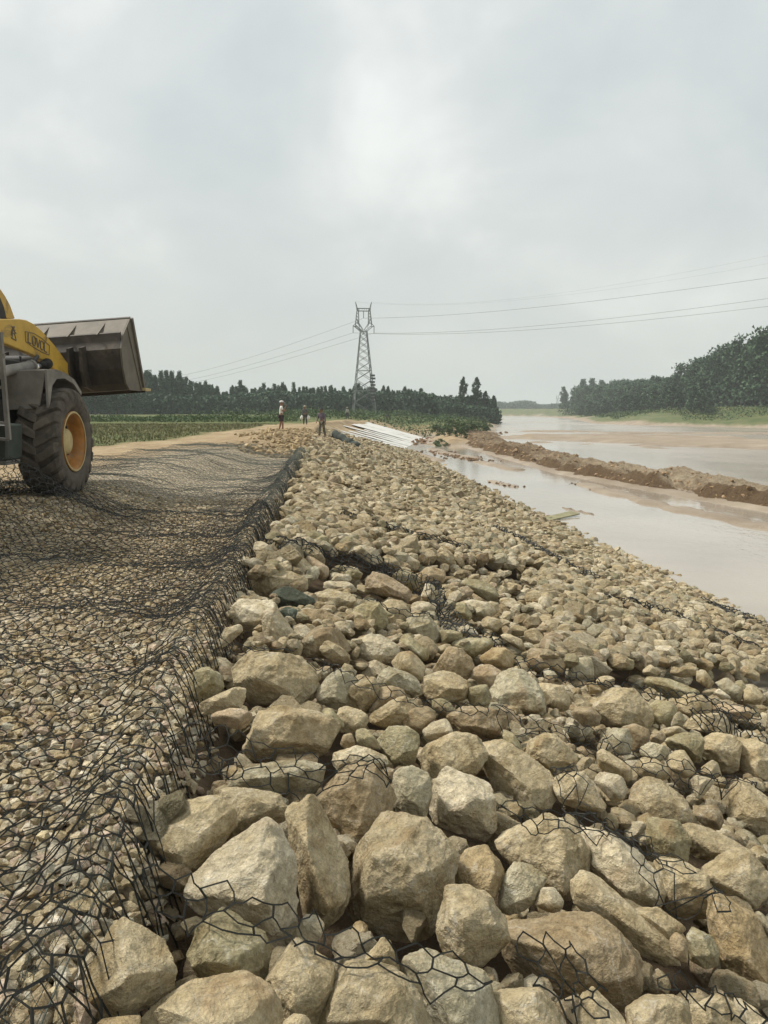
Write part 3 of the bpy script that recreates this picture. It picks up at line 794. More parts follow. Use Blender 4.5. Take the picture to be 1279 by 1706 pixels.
# the heap goes on up the bank, too far for single stones: two loose layers
for layer in (0, 1):
    y = 21.0
    while y < 88:
        step = (.25 if layer == 0 else .33)*(1+max(0, y-30)*.012); s = .0
        while s < (9.45 if y < 74 else 9.45-(y-74)*.3):
            if r_.random() < (.93 if layer == 0 else .55) and not (y > 70 and s < 8.6-(y-70)*.1 and y > 72):
                rad = r_.uniform(.10, .235)*(1+max(0, y-30)*.009)*(1.25 if s < 1.5 else 1)
                xx = float(xc(y))+s+r_.uniform(-.09, .09); yy = y+r_.uniform(-.1, .1)
                zz = float(bank(xx, yy))+(-.06 if layer == 0 else .05)+.06*float(vn(xx*.8, yy*.8, 6))
                P, F = PROTO[1 if y < 30 else 0][r_.integers(16)]
                add_stuff(P, F, np.array([xx, yy, zz]), rotm(r_), rad*np.array([1.15, 1.1, 1.1]), TONES[r_.integers(len(TONES))], r_.uniform(.52, .90))
            s += step*r_.uniform(.8, 1.2)
        y += step
V = np.vstack(sV); F = np.vstack(sF); Cc = np.vstack(sC)
tag(link('rock_heap', mesh_np('rock_heap', V, F, M_ROCKS, False, {'tint': ('FLOAT_COLOR', Cc)})),
    'thousands of small tan rocks covering the sloping river bank down to the water', 'rocks', kind='stuff')
print('heap tris', len(F))

# objects for the single rocks
centers = np.array([r['c'] for r in ROCKS]); rp, rd = proj(centers)
for i, r in enumerate(ROCKS):
    if r['traced']:
        me = mesh_np('boulder', r['V'], r['F'], M_ROCK, len(r['F']) < 5000); o = link('boulder', me, loc=r['c'])
    else:
        o = link('boulder', proto_me[r['proto']])
        M = np.eye(4); M[:3, :3] = r['rot']@np.diag(r['sc']); M[:3, 3] = r['c']; o.matrix_world = Matrix(M.tolist())
    j = rnd.uniform(.88, 1.1); t = TONE[r['tone']]
    o.color = (t[0]*j, t[1]*j, t[2]*j, 1)
    r['o'] = o
# labels: landmarks by their look, the others by where they lie from a landmark
def short(t):
    for w in (' with ', ' beside ', ' behind ', ' at the ', ' above ', ' by the ', ' leaning ', ' sloping ', ' below ', ' wrapped ', ' in the ', ' like ', ' cut by '):
        t = t.split(w)[0]
    return t
_s = [short(r['lm']) for r in ROCKS if r['lm']]
LMK = [i for i, r in enumerate(ROCKS) if r['lm']]
def sizeword(i):
    px = ROCKS[i]['size']*FOC/rd[i]
    return 'large' if px > 85 else ('medium' if px > 45 else 'small')
SECT = ['right of', 'upper right of', 'above', 'upper left of', 'left of', 'lower left of', 'below', 'lower right of']
cls = {}
for i, r in enumerate(ROCKS): cls[i] = (sizeword(i), r['tone'])
cand = {i: [] for i in range(len(ROCKS)) if i not in LMK}
for L in LMK:
    dx = rp[:, 0]-rp[L, 0]; dy = rp[L, 1]-rp[:, 1]
    ang = (np.degrees(np.arctan2(dy, dx))+22.5) % 360; sec = (ang//45).astype(int); dist = np.hypot(dx, dy)
    seen_ = {}
    for i in np.argsort(dist):
        if i == L: continue
        key = (sec[i], cls[i]); seen_[key] = seen_.get(key, 0)+1
        if i in cand: cand[i].append((seen_[key], dist[i], L, int(sec[i])))
WLIM = 16
ORD = ['nearest', 'second nearest', 'third nearest', 'fourth nearest', 'fifth nearest', 'sixth nearest', 'seventh nearest', 'eighth nearest', 'ninth nearest', 'tenth nearest']
for i, r in enumerate(ROCKS):
    if r['lm']:
        tag(r['o'], r['lm'] if len(r['lm'].split()) > 3 else r['lm']+' on the rock slope', 'rock', 'rocks piled on the river bank'); continue
    k, d_, L, s = min(cand[i], key=lambda q: q[0]*160+q[1])
    tag(r['o'], f"{sizeword(i)} {WORD[r['tone']]} rock {ORD[min(k, 10)-1]} {SECT[s]} the {short(ROCKS[L]['lm']) if _s.count(short(ROCKS[L]['lm'])) == 1 else ROCKS[L]['lm']}", 'rock', 'rocks piled on the river bank')

# ------------------------------------------------------------------ gravel in the baskets
gm = M_ROCKS
gV, gF, gC = [], [], []; gn = 0
GP = {1: [hull_rock(15, 200+i) for i in range(24)], 0: [hull_rock(10, 240+i) for i in range(16)]}
GT = [(.50, .43, .31), (.42, .34, .22), (.58, .52, .42), (.50, .40, .32), (.36, .30, .20), (.45, .42, .34), (.53, .45, .30)]
def gravel_top(x, y):
    return ground_z(x, y, False)+.02+.05*vn(x*1.4, y*1.4, 61)+.03*vn(x*4, y*4, 62)
for (ya, yb, step, lv, ra, rb) in ((1.1, 3.4, .043, 1, .019, .036), (3.4, 5.6, .048, 1, .020, .036), (5.6, 9.5, .056, 0, .022, .038), (9.5, 13.5, .085, 0, .03, .046)):
    ys = np.arange(ya, yb, step)
    for layer in (0, 1):
        for y in ys:
            x0 = max(-.52*y-.45, -6.6); x1 = float(xc(y))+(.12 if y > 1.6 else -.05)
            xs = np.arange(x0, x1, step*(1 if layer == 0 else 1.5))
            if ya > 5: xs = xs[r_.random(len(xs)) < (.75 if layer == 0 else .35)]
            if not len(xs): continue
            xs = xs+r_.uniform(-.5, .5, len(xs))*step; yy = y+r_.uniform(-.5, .5, len(xs))*step
            zs = gravel_top(xs, yy)+(0 if layer == 0 else .016)+r_.uniform(-.008, .012, len(xs))
            for x, y2, z in zip(xs, yy, zs):
                P, F = GP[lv][r_.integers(len(GP[lv]))]
                rad = r_.uniform(ra, rb)*(1.35 if r_.random() < .06 else 1)
                V = (P*rad*np.array([1.15, 1.1, 1.0]))@rotm(r_).T+np.array([x, y2, z])
                gV.append(V); gF.append(F+gn); gn += len(V)
                kk = min(1, max(0, (y2-4.0)/3))*(.45+.5*float(vn(x*.7, y2*.7, 63))); c = (np.array(GT[r_.integers(7)])*1.08*(1-kk)+np.array([.54, .44, .29])*kk)*r_.uniform(.8, 1.12); gC.append(np.tile(np.r_[c, 1], (len(V), 1)))
V = np.vstack(gV); F = np.vstack(gF)
tag(link('gravel', mesh_np('gravel', V, F, gm, False, {'tint': ('FLOAT_COLOR', np.vstack(gC))})),
    'loose pale and tan gravel stones lying under the wire net beside the rock slope', 'gravel', kind='stuff')
print('gravel tris', len(F))
# ------------------------------------------------------------------ wire netting
def tubes(A, B, rad, n=3):
    A = np.asarray(A, float); B = np.asarray(B, float)
    rad = np.broadcast_to(np.asarray(rad, float), (len(A),))
    d = unit(B-A+1e-9); up = np.where(np.abs(d[:, 2:3]) < .9, [[0, 0, 1.]], [[1., 0, 0]])
    x = unit(np.cross(d, up)); y = np.cross(d, x); m = len(A)
    rings = []
    for P in (A-d*rad[:, None]*.6, B+d*rad[:, None]*.6):
        for k in range(n):
            t = 2*math.pi*k/n+.4; rings.append(P+rad[:, None]*(x*math.cos(t)+y*math.sin(t)))
    V = np.stack(rings, 1).reshape(-1, 3)           # 2n per tube
    base = np.arange(m)[:, None]*2*n
    F = []
    for k in range(n):
        k2 = (k+1) % n
        F.append(base+np.array([[k, k2, n+k2]])); F.append(base+np.array([[k, n+k2, n+k]]))
    return V, np.vstack(F)
def hexgrid(U, V_, w=.115, tw=.048, dg=.042):
    """Double-twist hexagon net laid out on a U x V_ sheet: nodes, diagonal and twist edges."""
    ni = int(U/w); nj = int(V_/(tw+dg)); nodes = {}; P = []
    def node(i, j, t):
        k = (i, j, t)
        if k not in nodes: nodes[k] = len(P); P.append(((i+.5*(j % 2))*w, j*(tw+dg)+t*tw))
        return nodes[k]
    D, T = [], []
    for j in range(nj):
        for i in range(ni):
            a, b = node(i, j, 0), node(i, j, 1); T.append((a, b))
            if j+1 < nj:
                i2 = i if j % 2 == 0 else i+1
                if i2 < ni: D.append((b, node(i2, j+1, 0)))
                if i2-1 >= 0: D.append((b, node(i2-1, j+1, 0)))
    return np.array(P), np.array(D), np.array(T)
def net_mesh(name, P3, D, T, rd, rt, mat, curve=.004, seed=0, keep=None, fine=True, snap=None):
    q = np.random.default_rng(seed)
    if keep is not None:
        D = D[keep[D].all(1)]; T = T[keep[T].all(1)]
    for _ in range(3):          # no wire ends in the air: drop what hangs by one end
        deg = np.bincount(np.r_[D.ravel(), T.ravel()], minlength=len(P3))
        D = D[(deg[D] > 1).all(1)]; T = T[(deg[T] > 1).all(1)]
    fD = np.clip(np.linalg.norm(P3[D[:, 0]]-CAM, axis=1)/5.5, 1, 1.5)
    if not fine:
        V, F = tubes(P3[np.r_[D[:, 0], T[:, 0]]], P3[np.r_[D[:, 1], T[:, 1]]], np.r_[np.full(len(D), rd), np.full(len(T), rt)])
        return mesh_np(name, V, F, mat, False)
    mid = (P3[D[:, 0]]+P3[D[:, 1]])/2+q.normal(0, curve, (len(D), 3))
    A = np.vstack([P3[D[:, 0]], mid, P3[T[:, 0]]]); B = np.vstack([mid, P3[D[:, 1]], P3[T[:, 1]]])
    if snap: mid[:, 2] = np.maximum(mid[:, 2], snap(mid[:, 0], mid[:, 1])+.012)
    fD = np.clip(np.linalg.norm(P3[D[:, 0]]-CAM, axis=1)/5.5, 1, 1.15); r = np.r_[rd*fD, rd*fD, rt*np.clip(np.linalg.norm(P3[T[:, 0]]-CAM, axis=1)/5.5, 1, 1.15)]
    V, F = tubes(A, B, r)
    return mesh_np(name, V, F, mat, False)

# the big lid net spread over the gravel
def lid_z(x, y, lift=0, seed=70):   # the sheet lies in low folds
    z = gravel_top(x, y)+.035+lift
    sl = -.30*(x+2.5)+.25*vn(x*.6, y*.25, seed+1)
    for y0, h, w in ((1.9, .05, .3), (3.1, .08, .22), (4.45, .20, .20), (5.6, .15, .28), (7.2, .20, .30), (8.9, .20, .35), (10.9, .30, .45), (13.4, .24, .5), (16.5, .28, .7), (20, .28, .8), (24, .25, .8)):
        z = z+(.45 if y0 < 6 else .28)*h*np.exp(-((y-y0-sl)/w)**2)*(.6+.8*(vn(x*1.1, y*.3, seed+int(y0*3))+.5))
    z = z+.05*np.abs(vn(x*2.1, y*2.1, seed+5))+.028*vn(x*7, y*7, seed+6)
    # billows up near the loader, and turns up along the edge beside the rocks
    z = z+.62*np.exp(-((x+5.3)/1.3)**2-((y-10.3)/.5)**2)
    s = x-xc(y)
    z = z+.13*np.exp(-((s+.10)/.16)**2)*(.5+vn(x*0, y*1.7, seed+9)+.5)-.30*sst(s, .02, .30)
    return z
def lid(name, x0, x1, y0, y1, seed, lift, rd, rt, label, mat=None, jit=.005, warp=.045, thin=None):
    mat = mat or M_WIRE
    P, D, T = hexgrid(x1-x0, y1-y0)
    x = x0+P[:, 0]; y = y0+P[:, 1]
    ks = xc(y)+.0
    x = x+(ks-(-1.6))*1.0                       # rows follow the edge of the bank
    y = y+.25*(x+3)*np.clip((y-2)/8, 0, 1)*-.3
    wx = warp*fbm(x*2.3, y*2.3, seed+3, 3); wy = warp*fbm(x*2.3, y*2.3, seed+4, 3)
    q = np.random.default_rng(seed)
    x = x+wx+q.normal(0, jit, len(x)); y = y+wy+q.normal(0, jit, len(y))
    z = lid_z(x, y, lift, seed)+q.normal(0, .008, len(x))
    s = x-xc(y)
    keep = (s < .16+.1*vn(y*2.5, y*0, seed)) & (x > -.56*y-.9) & (x > -6.9) & (y > 1.25)
    if thin is not None: keep &= thin(x, y)
    me = net_mesh('netting', np.stack([x, y, z], 1), D, T, rd, rt, mat, .005, seed, keep, y0 < 6)
    root = thing(name, label, 'wire net', (float(np.mean(x)), float(np.mean(y)), 0), 0, 'gabion wire nets')
    o = link('netting', me); o.parent = root; o.matrix_parent_inverse = root.matrix_world.inverted()
    o.location = -root.location
    return root
L1 = lid('wire_net', -6.9, -1.25, 1.2, 11.6, 70, 0, .0036, .0054, 'dark hexagon wire net draped in folds over the gravel in front of the loader')
L2 = lid('wire_net', -6.9, -1.25, 11.6, 28.0, 71, 0, .0030, .0044, 'large sheet of hexagon wire net spread over the far gravel towards the workers', M_WIRE2)
L3 = lid('wire_net', -6.9, -1.25, 5.0, 20.0, 90, .05, .0018, .0026, 'second loose layer of wire net lying over the first one beyond the open gravel', jit=.012, warp=.12, thin=lambda x, y: (vn(x*.5+.3*y, y*.35, 402) > .17) | (x-xc(y) > -.9-.3*vn(y*.7, y*0, 403)))
L4 = lid('wire_net', -4.4, -1.25, 1.3, 3.5, 96, .05, .0023, .0033, 'loose tangled piece of wire net on the lowest gravel at the bottom left', jit=.009, warp=.16,
         thin=lambda x, y: (y < 2.75+.5*vn(x*2, x*0, 5)))
# selvedge wire along each lid, running beside the rocks, and the crumpled upright fold with its stretched cells
def fold(name, y0, y1, rows, label, seed, hgt=.16, mat=None, spread=.16):
    P, D, T = hexgrid(rows*.06, (y1-y0)/1.5, w=.06, tw=.06, dg=.05)
    u = P[:, 0]/(rows*.06); y = y0+P[:, 1]*1.5
    q = np.random.default_rng(seed)
    th = u*math.pi*1.6+.8*vn(y*1.3, y*0+u*2, seed)
    x = xc(y)-.10+spread*np.cos(th)*(.7+.6*vn(y*.9, u*3, seed+1))+.10*vn(y*.8, y*0, seed+2)+q.normal(0, .007, len(y))
    z = gravel_top(x, y)+.02+hgt*np.abs(np.sin(th))*(.8+.9*vn(y*1.1, u*2, seed+3))+q.normal(0, .008, len(y))-.05
    y = y+q.normal(0, .02, len(y))
    far = np.clip(y.mean()/9, .75, 2.1)
    me = net_mesh('netting', np.stack([x, y, z], 1), D, T, (.0016*far), .0021*far, mat or M_WIRE2, .005, seed)
    root = thing(name, label, 'wire net', (float(x.mean()), float(y.mean()), 0), 0, 'gabion wire nets')
    o = link('netting', me, root); o.location = -root.location
    n = 160; yy = np.linspace(y0, y1, n); xx = xc(yy)-.10+.05*vn(yy*1.2, yy*0, seed+7); zz = gravel_top(xx, yy)+.05+.07*vn(yy*.9, yy*0, seed+8)
    pp = np.stack([xx, yy, zz], 1); V, F = tubes(pp[:-1], pp[1:], .0045*far, 5)
    e = link('selvedge', mesh_np('selvedge', V, F, mat or M_WIRE2), root); e.location = -root.location
fold('folded_net', 1.35, 4.4, 9, 'crumpled grey green fold of net running down between gravel and nearest boulders', 101, .10, spread=.17)
fold('folded_net', 4.3, 8.6, 11, 'dense upright fold of net beside the huge flat-topped boulder', 102, .20)
fold('folded_net', 8.5, 15.5, 10, 'grey green bunched net edge where the gravel meets the middle rocks', 103, .26, spread=.2)
fold('folded_net', 15.4, 27.0, 8, 'farthest bunched net edge beside the rocks near the workers', 104, .30, spread=.26)

# nets standing up between the rocks (walls of the buried baskets)
def rock_top(x, y):
    ix = np.clip(((x-HM_X0)/HM_C).astype(int), 0, HM.shape[1]-1); iy = np.clip(((y-HM_Y0)/HM_C).astype(int), 0, HM.shape[0]-1)
    return np.maximum(HM[iy, ix], bank(x, y)-.2)
def strip(pts, hpx, label, up_=.9, seed=0, w=.105, off=.10, drape=0.0, rows=None, rd=.0030, name='basket_wall_net'):
    """A band of net along a line over the rocks; pts mark the line of its upper edge."""
    up = .45; off = off+.09; W3 = []
    for a, b in pts:
        d = ray(a, b); t = 1.0
        for _ in range(40):
            P = CAM+d*t; t += (P[2]-(float(bank(P[0], P[1]))+off))/(-d[2])*.6
        W3.append(CAM+d*t)
    W3 = np.array(W3); dist = np.linalg.norm(W3-CAM, axis=1).mean()
    Hh = hpx*dist/FOC*2.0
    sp, st = polyline(W3, .02)
    for _ in range(20): sp[1:-1] = (sp[:-2]+2*sp[1:-1]+sp[2:])/4
    L = st[-1]; P, D, T = hexgrid(L, max(Hh, .2), w=w)
    u = P[:, 0]; v = P[:, 1]; vmax = v.max()
    q = np.random.default_rng(900+seed)
    base = np.stack([np.interp(u, st, sp[:, k]) for k in range(3)], 1)
    tg = np.gradient(sp, axis=0); tg = unit(tg); tx = np.interp(u, st, tg[:, 0]); ty = np.interp(u, st, tg[:, 1])
    nx_, ny_ = ty, -tx
    flip = np.where(ny_ > 0, -1, 1)              # side towards the viewer
    lean = (vmax-v)
    x = base[:, 0]+nx_*flip*lean*(1-up)+q.normal(0, .010, len(u)); y = base[:, 1]+ny_*flip*lean*(1-up)+q.normal(0, .010, len(u))
    wav = .05*vn(u*3.2, v*2, seed+11)+.03*vn(u*9, v*8, seed+12)
    x = x+nx_*wav; y = y+ny_*wav
    z = base[:, 2]-lean*up+.05*vn(u*2.3, v*0, seed+13)+q.normal(0, .007, len(u))+(v/vmax)**3*.05*vn(u*14, v*0, seed+14)
    rt_ = np.maximum(rock_top(x, y), np.maximum(rock_top(x+.03, y), rock_top(x, y+.03)))+.02
    z = np.maximum(z, rt_)
    if drape: z = z*(1-drape)+drape*rt_
    me = net_mesh('netting', np.stack([x, y, z], 1), D, T, rd*max(1, dist/5.5), rd*1.45*max(1, dist/5.5), M_WIRE, .006, seed, snap=rock_top)
    root = thing(name, label, 'wire net', W3.mean(0).tolist(), 0, 'basket wall nets between the rocks')
    o = link('netting', me, root); o.location = -root.location
    return root
strip([(240, 1425), (300, 1432), (350, 1450), (400, 1478), (450, 1482), (500, 1490), (560, 1520), (640, 1548), (720, 1568), (800, 1580), (850, 1585)], 95, 'nearest black wire wall running in front of the pale boulder with an orange patch', .75, 1, off=.13)
strip([(846, 1552), (905, 1545), (960, 1556), (1010, 1578), (1066, 1592)], 118, 'coarse wire hexagons wrapped over the big brown boulder at the bottom', .55, 2, off=.16, w=.10)
strip([(1075, 1592), (1130, 1602), (1200, 1630), (1290, 1672)], 62, 'twisted wire edge sliding under the ochre lump at the bottom right', .5, 3, off=.12, w=.06)
strip([(312, 1178), (360, 1200), (420, 1222), (480, 1240), (530, 1258), (590, 1262), (665, 1278)], 85, 'dark wire wall rising above the long grey slab', .8, 4, off=.10)
strip([(318, 1225), (370, 1240), (420, 1262), (430, 1280)], 60, 'black tangle of net in the hollow left of the long grey slab', .6, 5, off=.02, w=.07)
strip([(830, 1328), (870, 1332), (930, 1345), (1000, 1352), (1050, 1372), (1110, 1400), (1180, 1432), (1215, 1440)], 62, 'wire wall behind the broad tan boulder with an overhanging edge', .7, 6, off=.12)
strip([(948, 1225), (975, 1265), (1005, 1310), (1045, 1352), (1100, 1395), (1150, 1440), (1182, 1500)], 62, 'leaning net draped downhill over the boulders beside the broad smooth boulder', .25, 7, off=.16, drape=.55)
strip([(835, 1165), (890, 1190), (950, 1200), (1010, 1215), (1060, 1245), (1130, 1262), (1200, 1275), (1279, 1292)], 60, 'wire wall behind the round streaked boulder', .7, 8, off=.10)
strip([(500, 1080), (560, 1095), (620, 1128), (690, 1150), (760, 1163), (830, 1172)], 44, 'arched row of wire hexagons between the huge flat-topped boulder and the saddle-topped block', .85, 9, off=.13)
strip([(340, 1055), (390, 1068), (440, 1070), (500, 1078)], 36, 'wire running under the pale boulder with a hollow', .7, 10, off=.10)
strip([(425, 893), (500, 905), (560, 915), (640, 925), (700, 955)], 50, 'long wire wall starting at the bunched net edge above the pinkish rocks', .7, 11, off=.12)
strip([(700, 950), (735, 965), (752, 1000), (790, 1040), (850, 1058)], 48, 'dark tangled net above the pale slab', .6, 12, off=.10, w=.07)
strip([(600, 992), (660, 1008), (740, 1028)], 24, 'short low row of hexagons in front of the rounded boulders', .85, 13, off=.10)
strip([(860, 1078), (920, 1100), (990, 1122), (1090, 1138), (1180, 1152), (1279, 1178)], 34, 'thin wire wall across the rocks above the large dome-backed boulder', .75, 14, off=.10)
strip([(1000, 985), (1080, 1000), (1160, 1030), (1279, 1075)], 26, 'wire row low on the slope in the middle right', .75, 15, off=.12)
strip([(1165, 990), (1210, 1005), (1279, 1036)], 34, 'loose net trailing at the edge of the pool', .4, 16, off=.14)
strip([(560, 852), (620, 860), (700, 885), (790, 905)], 22, 'far wire wall across the slope beyond the pinkish rocks', .8, 17, off=.12)
strip([(820, 870), (870, 890), (940, 930), (1010, 960)], 20, 'far wire row on the lower slope above the pool', .8, 18, off=.12)
strip([(1140, 1170), (1200, 1180), (1285, 1205)], 40, 'dark wire knot beside the greenish slab at the right edge', .6, 19, off=.10, w=.07)

# rolled nets lying on the dirt up the bank
def roll(name, a, b, r, label):
    root = thing(name, label, 'roll', ((a[0]+b[0])/2, (a[1]+b[1])/2, (a[2]+b[2])/2))
    m = MB(); n = 26; V = []
    for i in range(n):
        t = i/(n-1); rr_ = r*(1+.04*math.sin(t*9)+.05*math.sin(t*41))*(.55 if i in (0, n-1) else 1)
        V.append(rr_)
    pts = [np.array(a)+(np.array(b)-np.array(a))*i/(n-1)+np.array([0, 0, .05*math.sin(i*.9)]) for i in range(n)]
    m.tube(pts, V, 14)
    o = m.build('roll_body', plain('roll_cloth', (.05, .062, .05), .8, 0, .5, 20, bump=.02), root, True); o.location = -root.location
    m = MB()
    for k in (.25, .7):
        c = np.array(a)+(np.array(b)-np.array(a))*k; d = unit(np.array(b)-np.array(a)); x = unit(np.cross(d, [0, 0, 1.])); y = np.cross(x, d)
        m.tube([c+(x*math.cos(t)+y*math.sin(t))*(r*1.14) for t in np.linspace(0, 6.3, 15)], .012, 5)
    o = m.build('tie', M_WIRE2, root); o.location = -root.location
    return root
A = onz(418, 735, .1); B = onz(476, 747, 0)
roll('rolled_net', (A[0], A[1], .28), (B[0], B[1], .12), .22, 'dark rolled wire net lying on the dirt near the man in the white shirt')
A = onz(556, 726, -.05); B = onz(598, 737, -.5)
roll('cloth_roll', (A[0], A[1], .05), (B[0], B[1]-2, -.75), .27, 'dark green cloth roll at the near end of the white sheets')

# ------------------------------------------------------------------ white sheets lining the slope
M_SHEET = plain('white_geotextile', (.56, .55, .51), .8, 0, .10, 1.2, bump=.01, stain=(.42, .36, .27, .60, .6))
ORDN = ['nearest', 'second nearest', 'third nearest', 'fourth nearest', 'fifth nearest', 'sixth nearest', 'seventh nearest', 'eighth nearest', 'ninth nearest', 'tenth nearest', 'eleventh nearest', 'twelfth nearest', 'farthest']
for i in range(13):
    y0 = 71.5+i*3.15; wd = 2.9 if i < 8 else 3.1
    s0 = .3+rnd.random()*2.6 if i < 8 else .5+rnd.random()*.7
    s1 = 9.0 if i > 1 else 5.5+i*1.5
    n, mm = 26, 8
    ss = np.linspace(s0, s1, n); tt = np.linspace(0, wd, mm); S, T_ = np.meshgrid(ss, tt)
    tap = 1 if i > 7 else .42+.58*np.clip((S-s0)/(s1-s0), 0, 1)**.8; Y = y0+.3*(1-tap)*wd+T_*tap+.25*fbm(S*.4, T_*0, 300+i); X = xc(Y)+S; Z = bank(X, Y)+.05+.01*(i % 3)+.035*fbm(X*1.5, Y*1.5, 310+i)+.04*np.exp(-((T_-wd/2)/.15)**2)*(S > 0)
    Z = np.where(True, Z, Z); id_ = np.arange(n*mm).reshape(mm, n)
    Fq = np.stack([id_[:-1, :-1], id_[:-1, 1:], id_[1:, 1:], id_[1:, :-1]], -1).reshape(-1, 4)
    V = np.stack([X, Y, Z], -1).reshape(-1, 3); V2 = V-np.array([0, 0, .04])
    o = link('slope_sheet', mesh_np('slope_sheet', np.vstack([V, V2]), np.vstack([Fq, Fq[:, ::-1]+n*mm]), M_SHEET, True))
    tag(o, f'{ORDN[i]} white cloth sheet laid down the slope beyond the rock bank', 'sheet', 'white sheets lining the far slope')

# plank and mud lumps in the pool
P0, P1 = onz(906, 867, WATER), onz(960, 859, WATER)
m = MB(); d = unit(P1-P0); x = np.array([d[1], -d[0], 0]); wdt_ = .26
m.add([P0+x*wdt_+[0,0,.04], P1+x*wdt_*.6+[0,0,.10], P1-x*wdt_+[0,0,.16], P0-x*wdt_*.4+[0,0,.10], P0+x*wdt_+[0,0,.0], P1+x*wdt_*.6+[0,0,.06], P1-x*wdt_+[0,0,.12], P0-x*wdt_*.4+[0,0,.06]],
      [(0,1,2,3),(7,6,5,4),(0,4,5,1),(1,5,6,2),(2,6,7,3),(3,7,4,0)])
tag(m.build('board', plain('wet_board', (.24, .22, .12), .7, 0, .3, 3, bump=.01)), 'weathered greenish board floating at the edge of the pool', 'board')
def lumps(name, pts, n, spread, size, label, col=(.09, .055, .035), seed=1):
    q = np.random.default_rng(seed); Vs, Fs, Cs, k = [], [], [], 0
    for _ in range(n):
        t = q.random(); p = np.array(pts[0])*(1-t)+np.array(pts[1])*t+q.normal(0, spread, 2)
        P, F = PROTO[1][q.integers(10)]; r = size*q.uniform(.4, 1.3)
        V = (P*r)@rotm(q).T+[p[0], p[1], max(WATER-.02, 0*gz1(p[0], p[1])+WATER-.02)+r*.25]
        Vs.append(V); Fs.append(F+k); k += len(V); Cs.append(np.tile(np.r_[np.array(col)*q.uniform(.6, 1.5), 1], (len(V), 1)))
    o = link(name, mesh_np(name, np.vstack(Vs), np.vstack(Fs), M_ROCKS, False, {'tint': ('FLOAT_COLOR', np.vstack(Cs))}))
    tag(o, label, 'mud', kind='stuff')
lumps('mud_clods', pz([(820, 803), (862, 812)]), 60, .16, .10, 'dark clods of mud on the small bar in the middle of the pool', seed=2)
lumps('mud_clods', pz([(962, 806), (1020, 822)]), 70, .22, .11, 'dark clods along the pool edge of the mud tongue near the berm', seed=3)
lumps('mud_clods', pz([(722, 752), (800, 768)]), 160, .8, .16, 'brown clods scattered in the shallow far end of the pool', (.16, .105, .065), seed=4)
lumps('mud_clods', pz([(700, 740), (790, 722)]), 260, 2.6, .35, 'red brown clods on the broken mud bank at the far end of the pool', (.20, .125, .075), seed=5)
q = np.random.default_rng(19); Vs, Fs, Cs, k = [], [], [], 0
for _ in range(1300):
    y = q.uniform(25, 52); x = float(xc(y))+q.normal(-.7, 1.0)
    if x > float(xc(y))+.6: continue
    P, F = PROTO[1 if y < 40 else 0][q.integers(6)]; r = q.uniform(.03, .12) if q.random() < .9 else q.uniform(.12, .2)
    V = (P*r)@rotm(q).T+[x, y, gz1(x, y)+r*.3]; Vs.append(V); Fs.append(F+k); k += len(V); Cs.append(np.tile(np.r_[np.array([.40, .31, .19])*q.uniform(.65, 1.2), 1], (len(V), 1)))
tag(link('dirt_rubble', mesh_np('dirt_rubble', np.vstack(Vs), np.vstack(Fs), M_ROCKS, False, {'tint': ('FLOAT_COLOR', np.vstack(Cs))})), 'loose tan rubble strewn over the dirt around the workers', 'rubble', kind='stuff')
# lumps of earth all along the berm
q = np.random.default_rng(9); Vs, Fs, Cs, k = [], [], [], 0
for _ in range(2000):
    i = q.integers(0, ni); j = int(np.clip(q.normal(22, 11), 6, nj-2)); c = np.array([bx[i, j], by[i, j], bz[i, j]])
    if c[2] < WATER: continue
    P, F = PROTO[1][q.integers(10)]; r = q.uniform(.05, .16)*(1+bt[i]*.012)
    V = (P*r)@rotm(q).T+c-[0, 0, r*.35]; Vs.append(V); Fs.append(F+k); k += len(V)
    Cs.append(np.tile(np.r_[np.array([.30, .21, .13])*q.uniform(.55, 1.25), 1], (len(V), 1)))
tag(link('earth_clods', mesh_np('earth_clods', np.vstack(Vs), np.vstack(Fs), M_ROCKS, False, {'tint': ('FLOAT_COLOR', np.vstack(Cs))})),
    'crumbled brown clods of earth lying all over the berm', 'earth', kind='stuff')

# ------------------------------------------------------------------ vegetation
def leaf_material(name, a, b_, c_):
    m, nt, b = material(name); N = NT(nt)
    at = N.n('ShaderNodeAttribute', attribute_name='shade').outputs['Fac']
    oi = N.n('ShaderNodeObjectInfo').outputs['Random']
    f = N.math('ADD', N.math('MULTIPLY', at, .75), N.math('MULTIPLY', oi, .25))
    nt.links.new(N.ramp(f, [(.1, C4(*a)), (.5, C4(*b_)), (.95, C4(*c_))]), b.inputs['Base Color'])
    b.inputs['Roughness'].default_value = .65; b.inputs['Specular IOR Level'].default_value = .2
    return m
M_LEAF = leaf_material('poplar_leaves', (.030, .060, .034), (.050, .092, .048), (.082, .132, .066))
M_LEAF2 = leaf_material('young_leaves', (.045, .075, .028), (.07, .11, .04), (.11, .155, .06))
M_BARK = plain('bark', (.13, .11, .085), .9, 0, .3, 2)
def leaves(q, C, size, tri=True):
    n = len(C); d = unit(q.normal(size=(n, 3))); e_ = unit(np.cross(d, q.normal(size=(n, 3)))); s = size*q.uniform(.5, 1.2, (n, 1))
    V = np.stack([C-d*s*.5-e_*s*.35, C+d*s*.5, C-d*s*.3+e_*s*.5], 1).reshape(-1, 3)
    return V, np.arange(3*n).reshape(n, 3)
